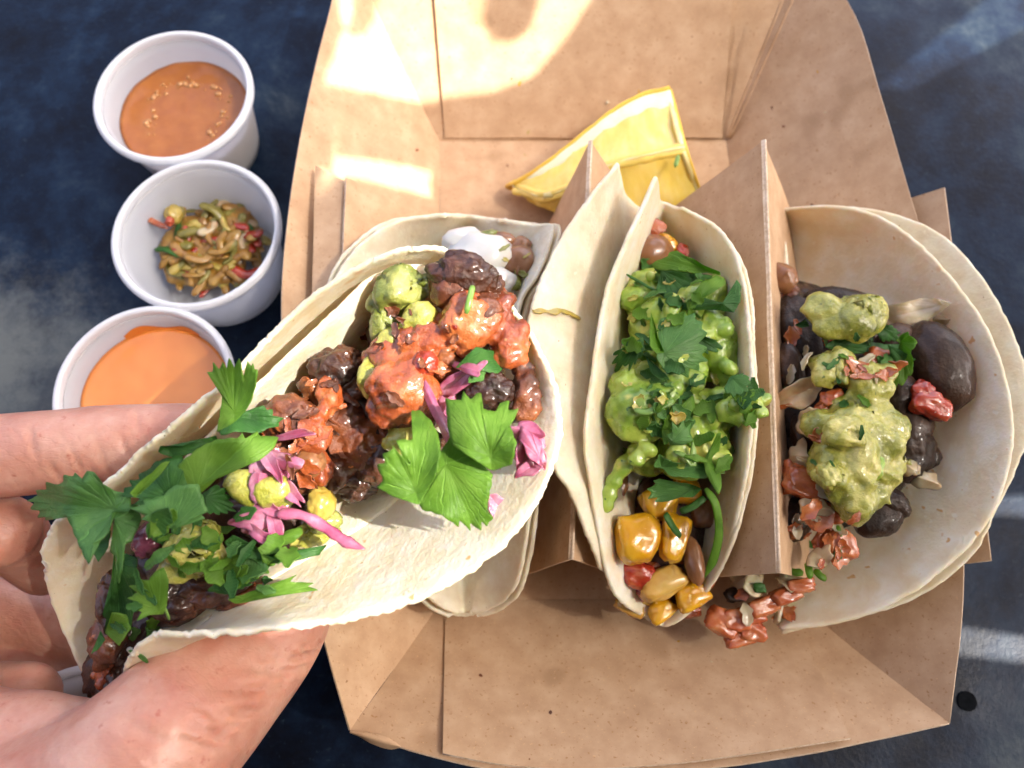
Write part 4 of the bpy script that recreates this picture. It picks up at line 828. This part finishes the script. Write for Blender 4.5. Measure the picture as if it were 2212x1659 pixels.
leaf("cilantro_leaf", z2([(490, 720), (590, 760), (580, 860), (575, 960), (560, 1060), (510, 1130), (445, 1070), (470, 1040), (438, 1000), (475, 930), (480, 820)]), .094, cil_dark, t4, slope=(0, .55))
leaf("cilantro_leaf", z2([(450, 1080), (480, 990), (540, 1000), (560, 1060), (510, 1135)]), .089, cil, t4)
leaf("cilantro_leaf", z2([(430, 1070), (450, 1110), (420, 1150), (390, 1170), (410, 1120)]), .086, cil_dark, t4)
leaf("cilantro_leaf", z2([(445, 1350), (470, 1300), (540, 1270), (545, 1310), (480, 1350)]), .076, cil_dark, t4, nteeth=9, teeth=.15)
leaf("cilantro_leaf", z2([(1005, 955), (975, 935), (1040, 915), (1120, 885), (1220, 850), (1272, 830), (1240, 860), (1345, 865), (1320, 880), (1368, 897), (1280, 905), (1150, 930), (1040, 952)]), .101, cil, t4, cup=.1, slope=(.1, .1))
leaf("cilantro_leaf", z2([(885, 900), (940, 850), (1000, 800), (1100, 790), (1120, 830), (1060, 880), (1010, 900), (960, 915)]), .100, cil_dark, t4, nteeth=16, teeth=.12)
leaf("cilantro_leaf", z2([(960, 690), (1000, 660), (1060, 690), (1120, 720), (1180, 730), (1260, 740), (1270, 770), (1160, 770), (1050, 760), (990, 730)]), .104, cil_dark, t4, fold=.4, fdir=(1, 0))
leaf("cilantro_leaf", z2([(1130, 745), (1220, 735), (1300, 720), (1400, 702), (1370, 745), (1280, 768), (1200, 770)]), .104, cil_dark, t4, cup=.3)
leaf("cilantro_leaf", z2([(1160, 690), (1230, 640), (1290, 625), (1300, 650), (1260, 690), (1190, 715)]), .104, cil, t4, cup=.6)
leaf("cilantro_leaf", z2([(865, 810), (885, 760), (920, 680), (950, 650), (960, 680), (930, 720), (940, 790), (910, 835), (875, 830)]), .106, cil, t4, cup=.4)
leaf("cilantro_leaf", z2([(1000, 740), (1100, 770), (1180, 770), (1140, 820), (1060, 860), (1010, 890), (990, 850), (940, 860), (950, 800)]), .101, cil, t4, nteeth=14, teeth=.12)
leaf("cilantro_leaf", z2([(390, 720), (440, 650), (475, 640), (460, 720), (420, 775)]), .10, cil_dark, t4)
rb = random.Random(4)
scatter(t2, [(1440, 640, 80, 80), (1460, 780, 110, 120), (1480, 950, 110, 80), (1590, 870, 60, 40), (1430, 880, 90, 60)], 70, [cil, cil_dark, cil_shade, cil], (.0025, .0075), rb)
scatter(t2, [(1440, 760, 110, 200), (1420, 940, 90, 100)], 26, [guac_fresh, salsa_verde, yellow], (.002, .005), rb, "avocado_bit", .0002)
scatter(t3, [(1860, 760, 120, 50), (1800, 900, 80, 120), (1780, 1150, 60, 60)], 22, [cil, cil_dark, cil_shade], (.002, .006), rb)
scatter(t3, [(1725, 900, 45, 220), (1880, 790, 60, 30), (1780, 1150, 70, 90), (1640, 1300, 90, 50)], 46, [onion, onion, tomato_pale, salsa, tomato_pale], (.003, .008), rb, "onion_bit", .0005)
scatter(t4, [(480, 1180, 130, 90), (560, 1240, 110, 40), (380, 1150, 80, 60), (300, 1330, 50, 90)], 42, [cil, cil_dark, cil_shade], (.003, .009), rb)
scatter(t4, [(700, 950, 90, 130), (900, 760, 130, 110), (640, 960, 60, 70)], 40, [salsa, meat, meat], (.002, .007), rb, "meat_shred", .0003)
scatter(tray, [(1300, 1480, 420, 120), (1000, 250, 200, 150), (1750, 300, 90, 200), (1400, 250, 120, 60)], 22, [meat, corn, yellow, onion], (.0008, .0022), rb, "crumb", .0001)
scatter(t1, [(1110, 560, 50, 50)], 6, [guac, bean, yellow], (.002, .005), rb, "topping_bit")

# ------------------------------------------------------------------ lemon wedge
lem = thing("lemon_wedge", "yellow lemon wedge lying in the back of the paper tray", "lemon wedge", P(1330, 340, .006))
arc1 = C([(1108, 396, .012), (1160, 364, .017), (1230, 310, .022), (1310, 246, .026), (1380, 206, .028), (1442, 190, .028)])
arc2 = C([(1114, 412, .010), (1150, 440, .010), (1205, 462, .011), (1300, 490, .013), (1410, 490, .014), (1512, 430, .016)])
ridge = C([(1116, 406, .012), (1172, 425, .017), (1240, 400, .024), (1305, 362, .030), (1390, 338, .034), (1476, 320, .035)])
def blend(a, b, t): return [p.lerp(q, t) for p, q in zip(spline(a, 24), spline(b, 24))]
def lemon_flesh():
    m = bpy.data.materials.new("lemon_flesh"); m.use_nodes = True; nt = m.node_tree; b = nt.nodes["Principled BSDF"]
    tc = nt.nodes.new("ShaderNodeTexCoord"); mp = nt.nodes.new("ShaderNodeMapping"); mp.inputs['Scale'].default_value = (15, 2, 1)
    nt.links.new(tc.outputs['UV'], mp.inputs[0]); n = nt.nodes.new("ShaderNodeTexNoise"); n.inputs['Scale'].default_value = 1; n.inputs['Detail'].default_value = 4; nt.links.new(mp.outputs[0], n.inputs['Vector'])
    r = ramp(nt, [(.2, (.80, .56, .08)), (.5, (.85, .64, .14)), (.85, (.90, .74, .27))]); nt.links.new(n.outputs[0], r.inputs[0]); nt.links.new(r.outputs[0], b.inputs['Base Color'])
    b.inputs['Roughness'].default_value = .22; b.inputs['Coat Weight'].default_value = .5; b.inputs['Subsurface Weight'].default_value = .35; b.inputs['Subsurface Radius'].default_value = (.004, .003, .0006)
    bp = nt.nodes.new("ShaderNodeBump"); bp.inputs['Strength'].default_value = .5; bp.inputs['Distance'].default_value = .0006; nt.links.new(n.outputs[0], bp.inputs['Height']); nt.links.new(bp.outputs[0], b.inputs['Normal'])
    return m
lflesh = lemon_flesh()
lmem = pmat("lemon_membrane", [(.3, (.84, .66, .22)), (.7, (.88, .74, .36))], 200, 4, .3, .3, 500, .0005, sss=.3, coat=.4)
a1, rd, a2 = spline(arc1, 24), spline(ridge, 24), spline(arc2, 24)
i1 = [p.lerp(q, .30) for p, q in zip(a1, rd)]; i2 = [p.lerp(q, .12) for p, q in zip(a2, rd)]
sheet("pith", loft([a1, [p.lerp(q, .12) + Vector((0, 0, .0006)) for p, q in zip(a1, rd)], i1], 40, 6), .002, pith, lem, lump=.0004, lscale=150)
sheet("flesh", loft([i1, [p.lerp(q, .5) + Vector((0, 0, -.0006)) for p, q in zip(i1, rd)], rd], 60, 16), .003, lflesh, lem, lump=.0006, lscale=180, seed=1)
sheet("flesh", loft([rd, [p.lerp(q, .5) + Vector((0, 0, .0004)) for p, q in zip(rd, i2)], i2], 60, 16), .003, lflesh, lem, lump=.0006, lscale=180, seed=2)
rd2 = [p.lerp(q, .04) for p, q in zip(rd, a1)]; rd3 = [p.lerp(q, .03) for p, q in zip(rd, a2)]
sheet("membrane", loft([[p + Vector((0, 0, .0002)) for p in rd2], [p + Vector((0, 0, .0006)) for p in rd], [p + Vector((0, 0, .0002)) for p in rd3]], 60, 6), .0012, lmem, lem, lump=.0006, lscale=140, seed=4)
ec = [a1[-1], i1[-1], rd[-1], a2[-1]]
sheet("pith", loft([[p + Vector((-.0004, 0, .0003)) for p in ec], [p + Vector((.0008, 0, -.0002)) for p in ec]], 24, 5), .0015, lmem, lem, lump=.0003, lscale=200)
sheet("rind", loft([[p + Vector((.0012, 0, -.0002)) for p in ec], [p + Vector((.0022, 0, -.0014)) for p in ec], [p + Vector((.0016, .001, -.007)) for p in ec]], 24, 6), .001, rind, lem, up=Vector((1, 0, .2)))
und = [p.lerp(q, .5) - Vector((0, -.004, .016)) for p, q in zip(a1, a2)]
for p in und: p.z = max(p.z, .003)
q1 = [p.lerp(q, .3) + Vector((-.003, .003, -.004)) for p, q in zip(a1, und)]
gr = loft([[p + Vector((0, 0, .0008)) for p in a1], q1, und, [p + Vector((0, 0, .0004)) for p in a2]], 40, 24)
sheet("rind", gr, .0015, rind, lem, lump=.0004, lscale=200, up=Vector((-.4, .6, -.3)))
strand("cilantro_bit", [(1466, 335, .036), (1462, 348, .036), (1458, 362, .0355)], 5, stem, lem, n=6)

# ------------------------------------------------------------------ sauce cups
CR, CB, CH = .0308, .0232, .0345
GC = "white plastic sauce cups beside the tray"
def lathe(prof, cen, n=64):
    V, F = [], []
    for r, z in prof:
        for k in range(n): a = 2 * math.pi * k / n; V.append(cen + Vector((r * math.cos(a), r * math.sin(a), z)))
    for j in range(len(prof) - 1):
        for k in range(n): F.append((j * n + k, j * n + (k + 1) % n, (j + 1) * n + (k + 1) % n, (j + 1) * n + k))
    return V, F
def cup(px, py, label):
    c = P(px, py, CH); c.z = 0
    t = thing("sauce_cup", label, "sauce cup", c, GC)
    w = .0008
    prof = [(.0005, .0016), (CB - .002, .0016), (CB - .001, .0005), (CB, .0008)]
    prof += [(CB + (CR - .0025 - CB) * k / 8, .0008 + (CH - .004) * k / 8) for k in range(1, 9)]
    prof += [(CR - .0025 - w, CH - .0035)] + [(CB + (CR - .0025 - CB) * k / 8 - w, .0008 + (CH - .004) * k / 8) for k in range(7, 0, -1)] + [(CB - .0015, .0026), (.0005, .0024)]
    V, F = lathe(prof, c); mk("body", V, F, plastic_body, t)
    rim = [(CR - .0026, CH - .0034), (CR - .0027, CH - .0012), (CR - .0024, CH - .0002), (CR - .0015, CH), (CR - .0008, CH - .0003), (CR, CH - .0014), (CR - .0002, CH - .003), (CR - .0012, CH - .0036), (CR - .0026, CH - .0034)]
    V, F = lathe(rim, c); mk("rim", V, F, plastic, t)
    return c
def fill_r(z): return CB + (CR - .0025 - CB) * (z - .0008) / (CH - .004) - .0009
def sauce(c, z, mat, name, label, cat, lump=.0003):
    t = thing(name, label, cat, c + Vector((0, 0, .0026))); r0 = fill_r(z); V = [c + Vector((0, 0, z))]; n = 72; F = []; K = 18
    for j in range(1, K + 1):
        for k in range(n):
            a = 2 * math.pi * k / n; r = r0 * j / K; q = c + Vector((r * math.cos(a), r * math.sin(a), 0))
            q.z = z + lump * noise.noise(q * 160) + (.0006 * max(0, j / K - .85) / .15)
            V.append(q)
    for k in range(n): F.append((0, 1 + k, 1 + (k + 1) % n))
    for j in range(K - 1):
        for k in range(n):
            a = 1 + j * n; F.append((a + k, a + n + k, a + n + (k + 1) % n, a + (k + 1) % n))
    b0 = len(V); rb = fill_r(.003)
    for k in range(n): a = 2 * math.pi * k / n; V.append(c + Vector((rb * math.cos(a), rb * math.sin(a), .0028)))
    a = 1 + (K - 1) * n
    for k in range(n): F.append((a + k, b0 + k, b0 + (k + 1) % n, a + (k + 1) % n))
    F.append(tuple(b0 + k for k in range(n))[::-1])
    mk("sauce_body", V, F, mat, t); return t, r0
ca = cup(372, 202, "topmost white plastic cup, holding brown orange sauce")
cb = cup(422, 499, "white plastic cup holding chunky pickled relish, between two sauce cups")
cc = cup(308, 838, "white plastic cup of smooth bright orange sauce just above the finger")
cd = cup(168, 1676, "white plastic cup nearly hidden beneath the hand")
ta, ra = sauce(ca, .0215, sauce_brown, "sauce", "translucent brown orange sauce with a ring of froth in the top cup", "sauce", .0005)
V, F = [], []; vi, fi = ico(1)
for i in range(110):
    a = random.choice((1.4, 1.9, .9, 2.6, 3.4, .2, -.5, 1.6)) + random.gauss(0, .22); rr = ra * (.62 + .05 * math.sin(3 * a) + random.gauss(0, .05)); rad = random.choice((.0003, .0004, .0006, .0012)) * random.uniform(.7, 1.2)
    c = ca + Vector((rr * math.cos(a), rr * math.sin(a), .0216)); k = len(V)
    V += [c + Vector((v.x, v.y, v.z * .55)) * rad for v in vi]; F += [tuple(x + k for x in f) for f in fi]
fo = mk("froth", V, F, froth, ta); fo['kind'] = 'stuff'
tc_, rc = sauce(cc, .0235, sauce_orange, "sauce", "smooth creamy bright orange sauce in the cup above the finger", "sauce", .0004)
# orange film left on the inside wall of that cup
V, F = [], []; n = 26
for j in range(6):
    for k in range(n):
        a = R(60 + 62 * k / (n - 1)); z = .0225 + .0052 * j / 5 * (.75 + .25 * math.sin(k * .4)); r = fill_r(z) - .0003
        V.append(cc + Vector((r * math.cos(a), r * math.sin(a), z)))
for j in range(5):
    for k in range(n - 1): F.append((j * n + k, j * n + k + 1, (j + 1) * n + k + 1, (j + 1) * n + k))
mk("sauce_film", V, F, sauce_orange, tc_)
trl = thing("relish", "chunky pickled vegetable relish with red and green bits in its cup", "relish", cb + Vector((0, 0, .003)))
rcen = P(462, 530, .014)
mass("relish_base", [(450, 535, .012, 200, 190, 0, 60), (490, 500, .012, 130, 120, 0, 60), (410, 560, .011, 110, 120, 0, 50)], relish, trl, disp=((.002, 120), (.001, 300)))
for i in range(150):
    a = random.uniform(0, 2 * math.pi); rr = math.sqrt(random.random()) * .0185
    c = rcen + Vector((rr * math.cos(a), rr * math.sin(a), 0)); q = c - cb; q.z = 0
    hh = .0215 - .35 * rr + random.uniform(-.005, .001)
    if q.length > fill_r(hh) - .002: q = q * ((fill_r(hh) - .002) / q.length)
    c = cb + q; c.z = hh
    d = random.uniform(0, 6.28); L_ = random.uniform(.0025, .006); v = Vector((math.cos(d), math.sin(d), random.uniform(-.5, .5))) * L_
    bend_ = Vector((-v.y, v.x, .4 * L_)) * random.uniform(-.6, .6)
    pth = spline([c - v, c + bend_, c + v], 12); rd_ = random.uniform(.0009, .0024)
    V, F = tube(pth, [rd_ * min(1, .4 + k * .5, .4 + (11 - k) * .5) for k in range(12)], 8, True, .5)
    m = random.choices([relish, relish_g, tomato, cil_dark, yellow, onion], [10, 7, 2.2, .8, 1, 2])[0]
    mk("vegetable_strip", V, F, m, trl)
strand("vegetable_strip", [(300, 462, .02), (330, 478, .0225), (362, 494, .023)], 8, salsa, trl); chunk("vegetable_piece", 375, 462, .0205, 38, 44, yellow, trl, amp=.2)
chunk("vegetable_piece", 366, 478, .022, 20, 24, tomato, trl)
strand("vegetable_strip", [(335, 538, .017), (362, 540, .019), (395, 556, .019)], 8, cil_dark, trl)

# ------------------------------------------------------------------ hand
person = thing("person", "left hand reaching in from the left, fingers and thumb pinching the taco", "person", P(-100, 1500, .03))
def limb(path, ns=20, n=40, flat=1.0):
    pts = spline([Vector((*P(x, y, z),)) for x, y, z, r in path], n); rs = spline([Vector((r, 0, 0)) for *_, r in path], n, True)
    # radii follow the same arc fractions as the points
    L = [0]; q = [P(x, y, z) for x, y, z, r in path]
    for i in range(1, len(q)): L.append(L[-1] + (q[i] - q[i - 1]).length)
    rad = []
    for i in range(n):
        s = L[-1] * i / (n - 1); j = max(k for k in range(len(L) - 1) if L[k] <= s + 1e-9); t = (s - L[j]) / (L[j + 1] - L[j]); rad.append(path[j][3] * (1 - t) + path[j + 1][3] * t)
    # round tip
    end = pts[-1]; d = (pts[-1] - pts[-2]).normalized(); r0 = rad[-1]
    for a in (.35, .6, .8, .93, .99):
        pts.append(end + d * r0 * a); rad.append(r0 * math.sqrt(1 - a * a))
    return tube(pts, rad, ns, True, flat)
limbs = [
    [(-260, 2000, .060, .032), (-40, 1880, .072, .029), (200, 1740, .080, .0225), (330, 1622, .084, .0190), (430, 1522, .077, .0180), (520, 1432, .068, .0166), (590, 1352, .063, .0148), (622, 1312, .057, .0130)],
    [(-300, 1010, .066, .0120), (-120, 985, .074, .0118), (0, 985, .078, .0115), (150, 970, .079, .0113), (300, 957, .078, .0108), (430, 948, .074, .0100), (500, 955, .070, .0085)],
    [(-300, 1160, .050, .0118), (-120, 1145, .059, .0114), (-30, 1145, .062, .0112), (15, 1152, .060, .0106), (45, 1180, .051, .0096), (95, 1225, .040, .0088)],
    [(-300, 1330, .018, .0140), (-100, 1310, .015, .0135), (20, 1320, .015, .0135), (120, 1350, .015, .0125), (200, 1385, .016, .0110)],
    [(-300, 1470, .018, .013), (-80, 1445, .015, .0120), (60, 1445, .015, .0115), (130, 1450, .015, .0100)],
    [(-420, 1500, .045, .034), (-250, 1520, .048, .028), (-140, 1540, .046, .018), (-40, 1520, .046, .012), (60, 1500, .048, .009)],
    [(-300, 1690, .055, .030), (-120, 1640, .066, .020), (20, 1602, .073, .0125), (120, 1598, .077, .0105), (230, 1640, .080, .0120)],
    [(-420, 1500, .045, .034), (-380, 1200, .050, .022), (-300, 1010, .062, .012)], [(-420, 1500, .045, .030), (-380, 1300, .042, .018), (-300, 1160, .050, .0118)],
    [(-250, 1020, .070, .016), (-268, 1150, .072, .024), (-275, 1350, .072, .026), (-260, 1550, .070, .026), (-220, 1700, .066, .026)],
    [(-700, 2050, .035, .028), (-520, 1750, .040, .031), (-380, 1550, .046, .034)]]
V, F = [], []
for l in limbs:
    v, f = limb(l); k = len(V); V += v; F += [tuple(i + k for i in q) for q in f]
hand = mk("hand", V, F, skin, person)
me = remeshed(hand, .0009, 10)
# creases: short grooves across finger and thumb
org = ORG[hand.name]
cre = []
def crease(a, b, w, d): cre.append((P(*a), P(*b), w, d))
rw = random.Random(3)
for k in range(26):
    t = k / 25; x, y = 655 - 170 * t, 1375 + 250 * t; l = rw.uniform(40, 120); a = -.5 + .9 * t + rw.uniform(-.35, .35)
    crease((x - l * math.cos(a) - 25, y - l * math.sin(a), .1), (x + 5, y + 8, .09), rw.uniform(.00035, .0006), rw.uniform(.0004, .0009))
for k in range(5): crease((520 + 30 * k, 1372, .1), (560 + 26 * k, 1440 + 6 * k, .1), .0006, .0004)
for k in range(9): crease((250 + 22 * k, 1540 + 9 * k, .1), (330 + 18 * k, 1585 + 14 * k, .1), .0007, .00025)
for x, y0, y1 in ((62, 900, 1010), (280, 870, 930), (150, 960, 1040), (175, 985, 1060), (205, 950, 1040), (255, 930, 990), (95, 980, 1060)): crease((x, y0, .09), (x + 14, y1, .09), .0006, .0008)
nvt = len(me.vertices); co = np.empty(nvt * 3); me.vertices.foreach_get("co", co); co = co.reshape(-1, 3)
nr = np.empty(nvt * 3); me.vertex_normals.foreach_get("vector", nr); nr = nr.reshape(-1, 3)
pw = co + np.array(org); off = np.zeros(nvt); vis = (pw[:, 0] > -.14)
jit = np.zeros(nvt)
for i in np.nonzero(vis)[0]: q = Vector(pw[i]); jit[i] = noise.noise(q * 300); off[i] += .0003 * noise.noise(q * 90)
for a, b, w, d in cre:
    a2, b2 = np.array(a[:2]), np.array(b[:2]); ab = b2 - a2
    t = np.clip(((pw[:, :2] - a2) @ ab) / (ab @ ab), 0, 1)
    dd = np.linalg.norm(pw[:, :2] - (a2 + t[:, None] * ab), axis=1) + .0005 * jit
    off -= np.where(vis & (nr[:, 2] > 0), d * np.exp(-(dd / w) ** 2) * np.sin(np.pi * np.clip(t, .08, .92)), 0)
co = co + nr * off[:, None]; me.vertices.foreach_set("co", co.ravel())
me.polygons.foreach_set("use_smooth", [True] * len(me.polygons)); me.update()
